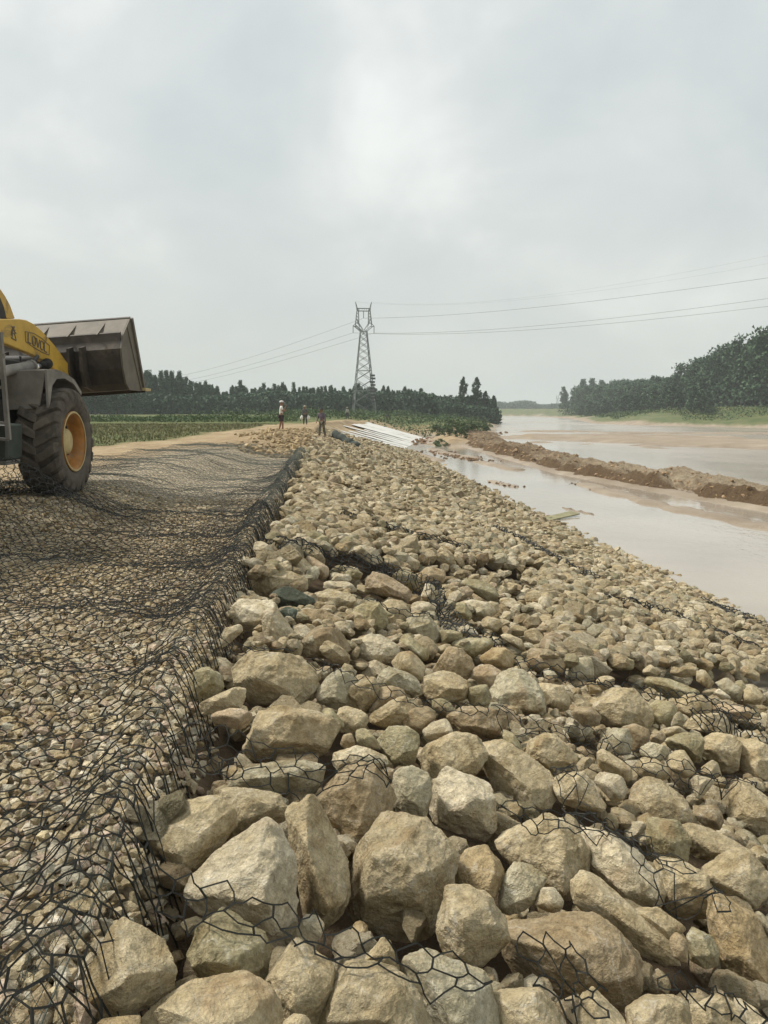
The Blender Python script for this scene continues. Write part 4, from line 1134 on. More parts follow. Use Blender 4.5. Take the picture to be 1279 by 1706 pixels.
def tree_meshes(kind, seed):
    q = np.random.default_rng(seed)
    if kind == 'poplar': H, R, n, ls = 1.0, .17, 1700, .05
    elif kind == 'tall': H, R, n, ls = 1.0, .125, 2600, .040
    elif kind == 'broad': H, R, n, ls = 1.0, .34, 2200, .055
    else: H, R, n, ls = 1.0, .40, 1000, .09
    cl = []; nb = 60 if kind != 'bush' else 26
    for i in range(nb):
        h = q.random()**.85
        if kind in ('poplar', 'tall'):
            h = .10+.90*h; prof_ = (math.sin(min(1, (1.02-h)*1.45)*math.pi/2))**.8*(.55+.45*min(1, h*3))
        elif kind == 'broad': h = .16+.80*h; prof_ = math.sqrt(max(.03, 1-((h-.55)/.48)**2))
        else: h = .1+.75*h; prof_ = math.sqrt(max(.05, 1-((h-.4)/.55)**2))
        a = q.uniform(0, 6.28); rr_ = R*prof_*q.uniform(.35, 1.0)
        cl.append((rr_*math.cos(a), rr_*math.sin(a), h*H, q.uniform(.4, 1)*R*.42))
    if kind in ('poplar', 'tall'): cl += [(q.normal(0, .012), q.normal(0, .012), .93+.07*t, .018) for t in np.linspace(0, 1, 6)]
    cl = np.array(cl); w_ = cl[:, 3]**1.6; k = q.choice(len(cl), n, p=w_/w_.sum())
    C = cl[k, :3]+unit(q.normal(size=(n, 3)))*cl[k, 3:]*q.uniform(.3, 1, (n, 1))*np.array([1, 1, 1.7 if kind in ('poplar', 'tall') else .9])
    C[:, 2] = np.maximum(C[:, 2], .03)
    V, F = leaves(q, C, ls)
    sh = np.repeat(np.clip(.5+.35*(q.random(n)-.5)+.55*(cl[k, 3]/cl[:, 3].max()-.6)+q.normal(0, .12, n), 0, 1), 3)
    crown = mesh_np('crown', V, F, M_LEAF if kind not in ('bush', 'young') else M_LEAF2, False, {'shade': ('FLOAT', sh)})
    m = MB(); m.tube([(0, 0, -.03), (.004, 0, .25), (-.004, .004, .6), (0, 0, .92)], [.016, .012, .008, .002], 6)
    for i in range(9):
        h = .2+.07*i; a = i*2.4; l = R*.7; m.tube([(0, 0, h), (l*.6*math.cos(a), l*.6*math.sin(a), h+.07), (l*math.cos(a), l*math.sin(a), h+.15)], [.006, .004, .001], 4)
    tr = m.build('trunk', M_BARK, None); tm = tr.data; bpy.data.objects.remove(tr)
    return crown, tm
TM = {k: [tree_meshes(k, 1000+17*i+len(k)) for i in range(n)] for k, n in (('poplar', 6), ('tall', 3), ('broad', 5), ('bush', 4))}
_proto = {}
def tree(kind, x, y, h, label, group, wide=1.0, name=None, z=None, cat='tree'):
    i = rnd.randrange(len(TM[kind])); cm, tm = TM[kind][i]
    r = bpy.data.objects.new(name or ('poplar_tree' if kind in ('poplar', 'tall') else ('shrub' if kind == 'bush' else 'broad_tree')), None)
    SC.collection.objects.link(r); r.location = (x, y, (gz1(x, y) if z is None else z)-.1); r.rotation_euler = (0, 0, rnd.uniform(0, 6.3)); r.scale = (h*wide, h*wide, h)
    tag(r, label, cat, group)
    link('crown', cm, r); link('trunk', tm, r)
    return r
def wlab(px, row):
    where = next(t for lim, t in ((150, 'hidden by the loader'), (250, 'under the tip of the loader bucket'), (345, 'right of the loader bucket'), (440, 'left of the man in the white shirt'),
        (505, 'over the man in the white shirt'), (560, 'over the worker in violet'), (600, 'just left of the pylon'), (650, 'just right of the pylon'), (700, 'over the white sheets'), (755, 'left of the tall poplar pair'), (9999, 'beside the tall poplar pair')) if px < lim)
    return ('front row', 'middle row', 'back row')[row]+' poplar of the left wood, '+where
# left wood beyond the field
for row, (y0, n) in enumerate(((236, 76), (246, 74), (258, 64))):
    for i in range(n):
        x = -104+i*(132/n)+rnd.uniform(-.8, .8); px = 640+x/y0*1278
        h = 7.4+.7*float(vn(np.array([x*.12]), np.array([row*3.]), 7)[0])*2+rnd.uniform(-.8, 1.1)
        if x < -52: h = h+min(1, (-52-x)/12)*3.6
        if x > 6: h -= (x-6)*.11
        if rnd.random() < .06: h += 1.6
        tree('poplar', x, y0+rnd.uniform(-3, 3), h, wlab(px, row), 'poplars of the wood on the left bank', rnd.uniform(.85, 1.1))
for i in range(11):
    x = -66-i*3.4; tree('broad', x, 205+rnd.uniform(-3, 3), 9.5+rnd.uniform(-1, 1.5)+.15*i, 'bushy dark tree at the left end of the wood beneath the loader bucket', 'bushy trees behind the loader', 1.1)
for (px, top, base, lab, wd_) in ((771, 629, 700, 'tall dark poplar, first of the pair standing above the wood by the river', 1.15), (793, 629, 700, 'tall dark poplar, second of the pair, nearer the river', 1.25),
                       (808, 652, 700, 'shorter poplar close beside the tall pair', 1.3), (822, 659, 700, 'small pointed poplar at the water end of the left bank', 1.4), (783, 668, 700, 'low poplar between the trunks of the tall pair', 1.5)):
    Y = 226.0; X = ray(px, 690)[0]/ray(px, 690)[1]*Y; zt = EYE+ray(px, top)[2]/ray(px, top)[1]*Y
    tree('tall', X, Y, zt-gz1(X, Y), lab, 'poplars at the bend of the left bank', wd_)
ROWW = ['riverside row', 'second row', 'third row', 'back row']
# right wood: a high near part, a level far part, young growth in front
for row in range(4):
    for i in range(17):
        y = 205+i*4+rnd.uniform(-2, 2); x = 104+row*6+rnd.uniform(-1.5, 1.5)
        tree('broad', x, y, 20.3-(y-215)*.10+rnd.uniform(-2.2, 1.4), ROWW[row]+' tall tree of the near right wood, '+('at the right edge' if y < 228 else ('in the middle of its slope' if y < 250 else 'where its top steps down')), 'tall trees of the near wood on the right bank', rnd.uniform(.8, 1.0))
for row in range(3):
    for i in range(26):
        y = 276+i*6.4+rnd.uniform(-2, 2); x = 104+row*8+rnd.uniform(-2, 2)+(y-262)*.03
        tree('broad', x, y, 10.6+(y-280)*.018+row*.6+rnd.uniform(-1.2, 1.0), ROWW[row]+' tree of the level-topped farther right wood, '+('nearest the high wood' if y < 330 else ('in its middle' if y < 390 else 'at its river end')), 'trees of the farther wood on the right bank', rnd.uniform(.95, 1.25))
for i in range(34):
    y = 205+i*5.0+rnd.uniform(-2, 2); x = 86+(y-205)*.06+rnd.uniform(-2.5, 2.5)
    o = tree('poplar', x, y, 5.2+rnd.uniform(-1.2, 2), 'young green poplar on the right bank '+('before the high wood' if y < 275 else 'before the level-topped wood'), 'young poplars on the right bank', 1.9)
for i in range(9):
    x = 118+i*3.6; o = tree('poplar', x+rnd.uniform(-1, 1), 520+rnd.uniform(-9, 9), 12+rnd.uniform(-2, 2)+(6 if i in (4, 6, 7) else 0), 'distant poplar in the clump at the river bend', 'poplars at the far river bend', 1.5)
def foliage_mass(name, C, size, mat, label, q, cat='trees'):
    V, F = leaves(q, C, size); sh = np.repeat(np.clip(q.normal(.5, .25, len(C)), 0, 1), 3)
    tag(link(name, mesh_np(name, V, F, mat, False, {'shade': ('FLOAT', sh)})), label, cat, kind='stuff')
q = np.random.default_rng(77)
n = 30000; X = q.uniform(60, 330, n); Y = 900+q.uniform(-20, 60, n); top = 12+7*vn(X*.05, Y*0, 9)+4*vn(X*.2, Y*0, 10)
foliage_mass('far_wood', np.stack([X, Y, -2+q.random(n)**.8*top], 1), 2.6, M_LEAF, 'far-off hazy wood closing the end of the river', q)
for nm, n, xa, xb, ya, yb, hh0, lab in (('wood_undergrowth', 5000, 16, 33, 219, 230, 4.2, 'dark bushes round the feet of the tall poplar pair'), ('wood_undergrowth', 42000, -112, 33, 228, 262, 6.3, 'dark undergrowth filling the foot of the long wood on the left bank'), ('wood_undergrowth', 34000, 97, 150, 204, 440, 6.0, 'dark undergrowth filling the foot of the woods on the right bank')):
    X = q.uniform(xa, xb, n); Y = q.uniform(ya, yb, n)
    foliage_mass(nm, np.stack([X, Y, ground_z(X, Y)+q.random(n)**.8*hh0*(1+.3*vn(X*.1, Y*.1, 19))], 1), 1.0, M_LEAF, lab, q, 'undergrowth')
# crop strip in front of the left wood and plants along the field edge
n = 26000; X = q.uniform(-75, 0, n); Y = q.uniform(83, 93, n); k = (X < xc(Y)-4.0-3*np.maximum(0, vn(Y*.3, X*.1, 3))) & (vn(X*.25, Y*.5, 4) > -.33); X, Y = X[k], Y[k]
hh_ = (.6+.5*vn(X*.35, Y*.35, 12)); foliage_mass('field_crop', np.stack([X, Y, ground_z(X, Y)+q.random(len(X))**.7*hh_], 1), .22, M_LEAF2, 'low dense green crop in the field before the wood', q, 'crop')
n = 26000; Y = q.uniform(112, 200, n); X = q.uniform(-40, 36, n); k = (X < rl(Y)-2) & (X > xc(Y)-26) & (vn(X*.12, Y*.12, 14) > -.12); X, Y = X[k], Y[k]
foliage_mass('bank_weeds', np.stack([X, Y, ground_z(X, Y)+q.random(len(X))**.8*(1.3+1.4*vn(X*.2, Y*.2, 15))], 1), .34, M_LEAF2, 'tangled green weeds covering the left bank beyond the white sheets', q, 'weeds')
n = 20000; Y = q.uniform(150, 420, n); X = rr(Y)+q.uniform(8, 34, n)+0*Y; k = vn(X*.08, Y*.05, 16) > -.02; X, Y = X[k], Y[k]
foliage_mass('bank_grass', np.stack([X, Y, ground_z(X, Y)+q.random(len(X))*(.8+.8*vn(X*.1, Y*.1, 17))], 1), .5, M_LEAF2, 'rough grass and weeds on the top of the right bank', q, 'grass')
# grass blades in the field beside the dirt track
n = 26000; X = q.uniform(-26, -8, n); Y = q.uniform(16, 72, n); gb_ = -9.3+1.6*fbm(X*.2, Y*.2, 41); k = (X < gb_-.2) & (X > -.53*Y-1); X, Y = X[k], Y[k]
C = np.stack([X, Y, ground_z(X, Y)], 1); n = len(C); hgt = q.uniform(.04, .16, n)[:, None]; dd = q.normal(0, .06, (n, 3)); dd[:, 2] = 0; sd_ = unit(q.normal(size=(n, 3))*[1, 1, 0])*.018*(1+Y[:, None]*.03)
V = np.stack([C-sd_, C+sd_, C+dd+hgt*[0, 0, 1]], 1).reshape(-1, 3)
tag(link('field_grass', mesh_np('field_grass', V, np.arange(3*n).reshape(n, 3), leaf_material('dry_grass', (.075, .085, .032), (.14, .135, .06), (.24, .215, .11)), False,
    {'shade': ('FLOAT', np.repeat(q.random(n), 3))})), 'patchy olive grass of the field beside the dirt track', 'grass', kind='stuff')
SHN = ['leftmost', 'second from the left', 'third from the left', 'fourth from the left', 'fifth from the left', 'fifth from the right', 'fourth from the right', 'third from the right', 'second from the right', 'rightmost']
SHR = [(745, 716), (757, 713), (768, 717), (780, 712), (792, 709), (803, 711), (736, 721), (812, 706), (750, 708), (728, 712)]
for i, (a, b) in enumerate(sorted(SHR)):
    p = onz(a, b, -.9); tree('bush', p[0], p[1], rnd.uniform(1.5, 2.4), 'green shrub on the weedy point by the river, '+SHN[i], 'shrubs on the point by the river', 1.3, z=gz1(p[0], p[1]), cat='shrub')
# ------------------------------------------------------------------ wheel loader
M_YEL = plain('loader_yellow', (.50, .31, .045), .5, 0, .18, 2.5, stain=(.10, .075, .045, .555, .75), bump=.003)
M_STEEL = plain('bucket_steel', (.060, .050, .040), .62, .25, .45, 2.2, bump=.004, stain=(.13, .105, .075, .56, .7))
M_STEEL2 = plain('bucket_side', (.125, .108, .082), .65, .1, .3, 3, bump=.003, stain=(.14, .11, .08, .55, .8))
M_GREY = plain('mudguard_grey', (.20, .185, .16), .75, 0, .30, 2.5, bump=.004, stain=(.12, .105, .08, .55, .8))
M_DARK = plain('grimy_chassis', (.030, .028, .025), .7, 0, .4, 4, bump=.004)
M_RUB = plain('dusty_rubber', (.10, .086, .07), .9, 0, .45, 5, bump=.004, spec=.2, stain=(.17, .14, .10, .56, .7))
M_RIM = plain('rim_orange', (.34, .15, .03), .6, 0, .3, 7, stain=(.22, .17, .11, .55, .8))
M_HUB = plain('hub_cream', (.46, .36, .17), .6, 0, .2, 9, stain=(.20, .13, .06, .6, .8))
M_CHROME = plain('cylinder_rod', (.75, .73, .72), .25, .8, .05, 5)
M_GLASS = plain('cab_glass', (.02, .025, .028), .1, 0, .1, 2, spec=.6)
M_LETTER = plain('faded_lettering', (.16, .13, .085), .7, 0, .3, 20)
XO, YO, ZO = -4.65, 11.73, .33
LD = thing('wheel_loader', 'muddy yellow wheel loader with raised steel bucket, cut off by the left edge', 'loader', (XO-1.35, YO, ZO))
LORG = np.array([XO-1.35, YO, ZO])
def lpart(m, name, mat, smooth=False, bevel=0, parent=None, org=LORG):
    V = [v-org for v in m.V]; m.V = V
    return m.build(name, mat, parent or LD, smooth, bevel)
def make_wheel(side):
    """side = 1: outer face towards +X. Built round its own centre, outer face at x = 0.3."""
    r = bpy.data.objects.new('wheel', None); SC.collection.objects.link(r); r.parent = LD
    m = MB(); pr_ = [(.20, .44), (.262, .46), (.295, .53), (.305, .60), (.296, .68), (.270, .722), (.20, .735), (0, .740), (-.20, .735), (-.270, .722), (-.296, .68), (-.305, .60), (-.295, .53), (-.262, .46), (-.20, .44)]
    m.lathe_x(pr_, 96); ty = m.build('tyre', M_RUB, r, True)
    m = MB(); nl = 21
    for k in range(nl):
        for sg in (1, -1):
            a0 = 2*math.pi*(k+(.5 if sg < 0 else 0))/nl
            st = [(-.015, 7, .795, .74), (.09, 4, .803, .74), (.19, 0, .803, .735), (.262, -3.0, .785, .72), (.300, -3.6, .735, .66), (.309, -3.8, .66, .63)]
            hw = [4.0, 4.6, 5.2, 5.4, 5.0, 3.6]
            V = []
            for (x, sk, ro, ri), w in zip(st, hw):
                for (dr, da) in ((ri, -w-1), (ro, -w), (ro, w), (ri, w+1)):
                    a = a0+math.radians(sk*1.2+da); V.append((sg*x, dr*math.cos(a), dr*math.sin(a)))
            F = []
            for i in range(len(st)-1):
                for j in range(4): F.append((i*4+j, i*4+(j+1) % 4, i*4+4+(j+1) % 4, i*4+4+j))
            F += [(3, 2, 1, 0), tuple(len(st)*4-4+j for j in range(4))]
            m.add(V, F)
    m.build('tread', M_RUB, ty, False, .006)
    m = MB(); m.lathe_x([(.205, .445), (.275, .455), (.280, .430), (.250, .405), (.235, .39), (.10, .375), (.07, .36), (.06, .18), (.0, .17)], 64)
    rim = m.build('rim', M_RIM, r, True)
    m = MB(); m.lathe_x([(.283, .452), (.290, .440), (.284, .424)], 64); m.build('lock_ring', M_HUB, rim, True)
    m = MB(); m.lathe_x([(.0, .215), (.10, .215), (.125, .20), (.165, .19), (.185, .165), (.192, .08), (.192, .004)], 40); hub = m.build('hub', M_HUB, r, True)
    m = MB()
    for k in range(12):
        a = k*math.pi/6; m.lathe_x([(.06, .022), (.095, .022), (.095, .002)], 6, 0, .285*math.cos(a), .285*math.sin(a))
    m.build('wheel_nuts', M_DARK, r)
    if side < 0: r.rotation_euler = (0, 0, math.pi)
    return r
w1 = make_wheel(1); w1.location = (1.05, 0, .8); w1.rotation_euler = (.3, 0, math.radians(1))
w2 = make_wheel(-1); w2.location = (-1.05, 0, .8)
w3 = make_wheel(1); w3.location = (1.05, -3.3, .8); w4 = make_wheel(-1); w4.location = (-1.05, -3.3, .8)
def Z1(x, y): return (x/4.489, 460+y/4.489)         # from the enlarged cut-out of the photograph
def trace_x(pts, X): return [tuple(onx(*Z1(a, b), X)[1:]) for a, b in pts]
# booms
BO = trace_x([(-60, 322), (60, 321), (150, 321), (200, 329), (250, 355), (300, 395), (345, 442), (400, 505), (450, 572), (500, 640), (545, 692), (590, 742), (588, 822), (560, 818), (470, 742), (400, 690), (330, 640), (270, 602), (215, 575), (150, 550), (60, 512), (-60, 470)], -5.42)
BO = [(YO-2.3, 2.35), (YO-2.2, 2.9)]+BO
m = MB(); m.prism_x(BO, -5.52, -5.42); boom = lpart(m, 'boom', M_YEL, False, .012)
m = MB(); m.prism_x(BO, -6.68, -6.58); lpart(m, 'boom', M_YEL, False, .012)
m = MB(); m.prism_x(trace_x([(560, 712), (592, 742), (590, 800), (562, 805)], -5.40), -5.53, -5.405); lpart(m, 'pin_boss', M_YEL, parent=None)
# maker's lettering and frame on the boom
def flat_text(txt, size, p0, p1, mat, name, parent, off):
    cu_ = bpy.data.curves.new('lettering', 'FONT'); cu_.body = txt; cu_.size = 1; cu_.extrude = .01; cu_.space_character = 1.1
    o = bpy.data.objects.new('t', cu_); SC.collection.objects.link(o); bpy.context.view_layer.update()
    me = bpy.data.meshes.new_from_object(o.evaluated_get(bpy.context.evaluated_depsgraph_get())); bpy.data.objects.remove(o)
    n = len(me.vertices); co = np.zeros(n*3, np.float32); me.vertices.foreach_get('co', co); co = co.reshape(-1, 3)
    w = co[:, 0].max()-co[:, 0].min(); co[:, 0] -= co[:, 0].min()
    p0 = np.array(p0); p1 = np.array(p1); L = np.linalg.norm(p1-p0); ux = (p1-p0)/L; uy = np.cross([1., 0, 0], ux)
    P = p0+co[:, :1]/w*L*ux+co[:, 1:2]*size*uy+np.array([off, 0, 0])+co[:, 2:]*.1*np.array([1., 0, 0])
    me.vertices.foreach_set('co', (P-LORG).astype(np.float32).ravel()); me.materials.clear(); me.materials.append(mat); me.name = name; me.update()
    o = link(name, me, parent); return o
XB = -5.42
pA = onx(*Z1(198, 488), XB); pB = onx(*Z1(356, 575), XB)
m = MB(); ux = (pB-pA)/np.linalg.norm(pB-pA); uy = np.cross([1., 0, 0], ux); pA = pA+ux*.035; LW = np.linalg.norm(pB-pA)/5.0; LH = .135
GL = {'L': [((0, 1), (0, 0)), ((0, 0), (.72, 0))], 'V': [((0, 1), (.4, 0)), ((.4, 0), (.8, 1))],
      'O': [((.2, 0), (.6, 0)), ((.6, 0), (.8, .25)), ((.8, .25), (.8, .75)), ((.8, .75), (.6, 1)), ((.6, 1), (.2, 1)), ((.2, 1), (0, .75)), ((0, .75), (0, .25)), ((0, .25), (.2, 0))]}
for i, ch in enumerate('LOVOL'):
    for (a, b), (c, d) in GL[ch]:
        A0 = pA+ux*LW*(i+a)+uy*LH*b+np.array([.004, 0, 0]); B0 = pA+ux*LW*(i+c)+uy*LH*d+np.array([.004, 0, 0]); m.bar(A0, B0, .020, .012)
lpart(m, 'lettering', M_LETTER, parent=boom)
fr = [onx(*Z1(a, b), XB)+np.array([.004, 0, 0]) for a, b in ((185, 414), (250, 428), (310, 465), (367, 520), (364, 590), (310, 568), (250, 532), (190, 490))]
m = MB()
for a, b in zip(fr, fr[1:]+fr[:1]): m.bar(a, b, .010)
lpart(m, 'lettering_frame', M_LETTER, parent=boom)
m = MB()
for s_ in (((80, 380), (105, 378)), ((104, 378), (96, 400)), ((96, 400), (118, 430)), ((84, 402), (112, 404)), ((84, 402), (80, 440)), ((80, 440), (104, 425)), ((104, 425), (118, 480)), ((80, 460), (118, 482)), ((92, 378), (88, 470))):
    m.bar(onx(*Z1(*s_[0]), XB)+np.array([.004, 0, 0]), onx(*Z1(*s_[1]), XB)+np.array([.004, 0, 0]), .012)
lpart(m, 'emblem', M_LETTER, parent=boom)
# tilt lever, cross tube and lift cylinder
m = MB(); m.prism_x(trace_x([(-60, 60), (5, 98), (40, 150), (75, 215), (112, 318), (60, 322), (20, 300), (-60, 200)], -6.0), -6.12, -6.0); lpart(m, 'tilt_lever', M_YEL, False, .01)
m = MB(); m.prism_x(trace_x([(-60, 120), (0, 160), (30, 235), (48, 318), (0, 320), (-60, 260)], -5.93), -5.99, -5.93); lpart(m, 'lever_plate', M_DARK)
m = MB(); c0 = np.array([-6.6, *trace_x([(430, 640)], -5.5)[0]]); c1 = c0+np.array([1.05, 0, 0]); m.tube([c0, c1], .10, 12); lpart(m, 'cross_tube', M_DARK, True)
def onxp(a, b, X): return onx(*Z1(a, b), X)
m = MB(); m.tube([onxp(-80, 760, -5.25), onxp(30, 712, -5.25), onxp(228, 672, -5.25)], .075, 14); lpart(m, 'lift_cylinder', M_GREY, True)
m = MB(); m.tube([onxp(225, 673, -5.25), onxp(238, 671, -5.25)], .09, 14); lpart(m, 'cylinder_gland', M_GREY, True)
m = MB(); m.tube([onxp(238, 690, -5.25), onxp(315, 662, -5.25)], .036, 12); lpart(m, 'cylinder_rod', M_CHROME, True)
m = MB(); m.tube([onxp(318, 662, -5.4), onxp(318, 662, -5.2)], .06, 14); m.tube([onxp(352, 655, -5.42), onxp(352, 655, -5.26)], .085, 14); lpart(m, 'cylinder_pin', M_DARK, True)
m = MB(); m.tube([onxp(280, 600, -5.3), onxp(215, 672, -5.3)], .03, 8); m.tube([onxp(150, 600, -5.35), onxp(160, 680, -5.35), onxp(120, 740, -5.35)], .02, 8); lpart(m, 'hose', M_DARK, True)
# mudguard over the front wheel
def onyp(a, b, Y): return ony(*Z1(a, b), Y)
Yf = YO-.62
q4 = [onyp(12, 708, Yf), onyp(342, 698, Yf), onyp(290, 992, Yf+.05), onyp(45, 1004, Yf+.05)]
m = MB(); m.add([*q4, *[p+np.array([0, .03, 0]) for p in q4]], [(0,1,2,3),(7,6,5,4),(0,4,5,1),(1,5,6,2),(2,6,7,3),(3,7,4,0)])
guard = lpart(m, 'mudguard', M_GREY, False, .01)
zt = q4[1][2]; xr = q4[1][0]; xl = q4[0][0]
m = MB(); path = [(Yf+.02, zt), (Yf+.35, zt+.02), (YO+.05, zt-.02), (YO+.35, zt-.10), (YO+.62, zt-.28)]
for (y0, z0), (y1, z1) in zip(path[:-1], path[1:]):
    m.add([(xl, y0, z0), (xr, y0, z0), (xr, y1, z1), (xl, y1, z1), (xl, y0, z0-.025), (xr, y0, z0-.025), (xr, y1, z1-.025), (xl, y1, z1-.025)], [(0,1,2,3),(7,6,5,4),(0,4,5,1),(1,5,6,2),(2,6,7,3),(3,7,4,0)])
lpart(m, 'mudguard_top', M_GREY)
lip = [(Yf, zt-.002), (YO+.05, zt-.022), (YO+.35, zt-.102), (YO+.62, zt-.285), (YO+.60, zt-.34), (YO+.32, zt-.17), (YO, zt-.10), (YO-.30, zt-.12), (YO-.46, zt-.22), (Yf+.07, zt-.44), (Yf+.02, q4[2][2]), (Yf, q4[2][2])]
m = MB(); m.prism_x([(a, b) for a, b in lip], xr-.02, xr+.012); lpart(m, 'mudguard_lip', M_GREY)
# chassis, axle, engine house, cab, steps
m = MB(); m.box((XO-2.1, YO-1.0, 1.05), (XO-.72, YO+.75, 1.75)); m.box((XO-1.75, YO-.8, 1.7), (XO-.9, YO+.5, 2.35)); lpart(m, 'front_frame', M_DARK, False, .02)
m = MB(); m.tube([(XO-2.3, YO, 1.13), (XO-.35, YO, 1.13)], .17, 16); m.tube([(XO-2.3, YO-3.3, 1.13), (XO-.35, YO-3.3, 1.13)], .17, 16); m.tube([(XO-1.35-.25, YO, 1.13), (XO-1.35+.25, YO, 1.13)], .33, 16); lpart(m, 'axle', M_DARK, True)
m = MB(); m.box((XO-2.2, YO-5.1, 1.1), (XO-.55, YO-1.7, 1.9)); lpart(m, 'rear_frame', M_DARK, False, .03)
m = MB(); m.box((XO-2.05, YO-5.3, 1.9), (XO-.7, YO-3.0, 2.75)); lpart(m, 'engine_cover', M_YEL, False, .06)
m = MB(); m.box((XO-2.0, YO-3.0, 1.9), (XO-.72, YO-1.75, 2.3)); m.box((XO-2.02, YO-3.0, 3.45), (XO-.7, YO-1.7, 3.56))
for a in (XO-2.0, XO-.80):
    for b in (YO-3.0, YO-1.83): m.box((a, b, 2.3), (a+.08, b+.08, 3.45))
cab = lpart(m, 'cab', M_YEL, False, .015)
m = MB(); m.box((XO-1.93, YO-2.95, 2.31), (XO-.79, YO-1.80, 3.44)); lpart(m, 'cab_window', M_GLASS, parent=cab)
Ys = YO-1.55
m = MB()
a0, a1 = onyp(-6, 500, Ys), onyp(60, 1215, Ys)
m.bar(onyp(0, 420, Ys), onyp(62, 1220, Ys), .045, .06); m.bar(onyp(20, 700, Ys), onyp(66, 1225, Ys), .05, .05)
for yy_ in (582, 725, 825, 1095, 1215): m.bar(onyp(-40, yy_, Ys), onyp(34 if yy_ < 900 else 62, yy_+(12 if yy_ < 900 else 8), Ys), .05, .035)
lpart(m, 'steps', M_GREY)
m = MB(); p_ = [onyp(-60, 1105, Ys+.1), onyp(52, 1110, Ys+.1), onyp(50, 1380, Ys+.1), onyp(-60, 1385, Ys+.1)]
m.add([*p_, *[p+np.array([-.0, .45, 0]) for p in p_]], [(0,1,2,3),(7,6,5,4),(0,4,5,1),(1,5,6,2),(2,6,7,3),(3,7,4,0)]); lpart(m, 'fuel_tank', plain('tank_green', (.045, .055, .045), .6, 0, .3, 4), False, .02)
m = MB(); p_ = [onyp(-60, 1382, Ys+.1), onyp(46, 1382, Ys+.1), onyp(44, 1415, Ys+.1), onyp(-60, 1415, Ys+.1)]
m.add([*p_, *[p+np.array([-.0, .4, 0]) for p in p_]], [(0,1,2,3),(7,6,5,4),(0,4,5,1),(1,5,6,2),(2,6,7,3),(3,7,4,0)]); lpart(m, 'bottom_step', M_GREY)
# bucket: a side outline carried across its width, which leans down to the left
rl_, hd_ = math.radians(3.7), math.radians(3)
EV = np.array([-math.cos(rl_)*math.cos(hd_), math.sin(hd_), -math.sin(rl_)]); BW = 2.9; XB2 = -4.55
Pq = lambda a, b: onx(*Z1(a, b), XB2)
T_, A_, B_, C_, D_, E_, G_ = [Pq(*v) for v in ((970, 312), (918, 436), (903, 540), (918, 690), (940, 800), (966, 848), (1072, 846))]
def sheet(pts, th, w0, w1, m, inward):
    V = []; n = len(pts)
    for w in (w0, w1):
        for p in pts: V.append(p+EV*w)
        for p in pts: V.append(p+EV*w+inward*th)
    F = []
    for i in range(n-1):
        F += [(i, i+1, 2*n+i+1, 2*n+i), (n+i, 3*n+i, 3*n+i+1, n+i+1), (i, n+i, n+i+1, i+1), (2*n+i, 2*n+i+1, 3*n+i+1, 3*n+i)]
    F += [(0, 2*n, 3*n, n), (n-1, 2*n-1, 4*n-1, 3*n-1)]
    m.add(V, F)
inw = unit(np.array([0, .9, .45]))
m = MB(); sheet([A_, B_, C_, D_, E_, G_], .03, .03, BW-.03, m, inw); bk = lpart(m, 'bucket', M_STEEL, False)
m = MB(); sheet([T_, A_], .022, .01, BW-.01, m, inw); lpart(m, 'spill_guard', M_STEEL2, parent=bk)
m = MB(); sheet([T_+np.array([0, -.02, .0]), T_+np.array([0, -.03, -.05])], .06, .0, BW, m, inw); lpart(m, 'top_rail', M_STEEL, parent=bk)
m = MB(); sheet([A_+np.array([0, -.05, .03]), A_+np.array([0, -.06, -.13])], .05, .03, BW-.03, m, inw); lpart(m, 'back_stiffener', M_STEEL, parent=bk)
for w in (.42, .95, 1.45, 1.95, 2.45):
    m = MB(); V = []
    for dw in (0, .03):
        for p in (T_+np.array([0, -.02, -.03]), A_+np.array([0, -.10, .02]), A_+np.array([0, 0, .0])): V.append(p+EV*(w+dw))
    m.add(V, [(0, 1, 2), (5, 4, 3), (0, 3, 4, 1), (1, 4, 5, 2), (2, 5, 3, 0)]); lpart(m, 'rib', M_STEEL2, parent=bk)
for w in (.62, .84, 2.0, 2.2):
    m = MB(); V = []; out = [B_+np.array([0, .0, .08]), B_+np.array([0, -.20, .04]), C_+np.array([0, -.26, -.02]), D_+np.array([0, -.26, -.03]), E_+np.array([0, -.10, .02]), D_+np.array([0, .02, 0]), C_]
    for dw in (0, .05): V += [p+EV*(w+dw) for p in out]
    n = len(out); m.add(V, [tuple(range(n)), tuple(range(2*n-1, n-1, -1))]+[(i, i+n, (i+1) % n+n, (i+1) % n) for i in range(n)]); lpart(m, 'hinge_plate', M_STEEL, parent=bk)
for w in (0.0, BW-.03):
    sp_ = [T_, Pq(988, 372), Pq(1076, 838), Pq(1055, 860), E_+np.array([0, 0, -.01]), D_, C_, B_, A_]
    m = MB(); V = []
    for dw in (-.008, .022): V += [p+EV*(w+dw) for p in sp_]
    n = len(sp_); m.add(V, [tuple(range(n)), tuple(range(2*n-1, n-1, -1))]+[(i, i+n, (i+1) % n+n, (i+1) % n) for i in range(n)]); lpart(m, 'side_plate', M_STEEL2, parent=bk)
    m = MB(); m.bar(Pq(974, 316)+EV*(w-.02), Pq(1068, 838)+EV*(w-.02), .045, .075); m.bar(Pq(945, 380)+EV*(w-.015), Pq(1050, 852)+EV*(w-.015), .02, .03); lpart(m, 'side_edge', M_STEEL2, parent=bk)
m = MB(); m.bar(G_+EV*-.03, G_+EV*(BW+.02), .03, .12); lpart(m, 'cutting_edge', M_STEEL, parent=bk)
m = MB(); m.bar(Pq(1062, 846)+EV*-.03, Pq(1102, 852)+EV*-.03, .07, .05); lpart(m, 'corner_tooth', M_HUB, parent=bk)
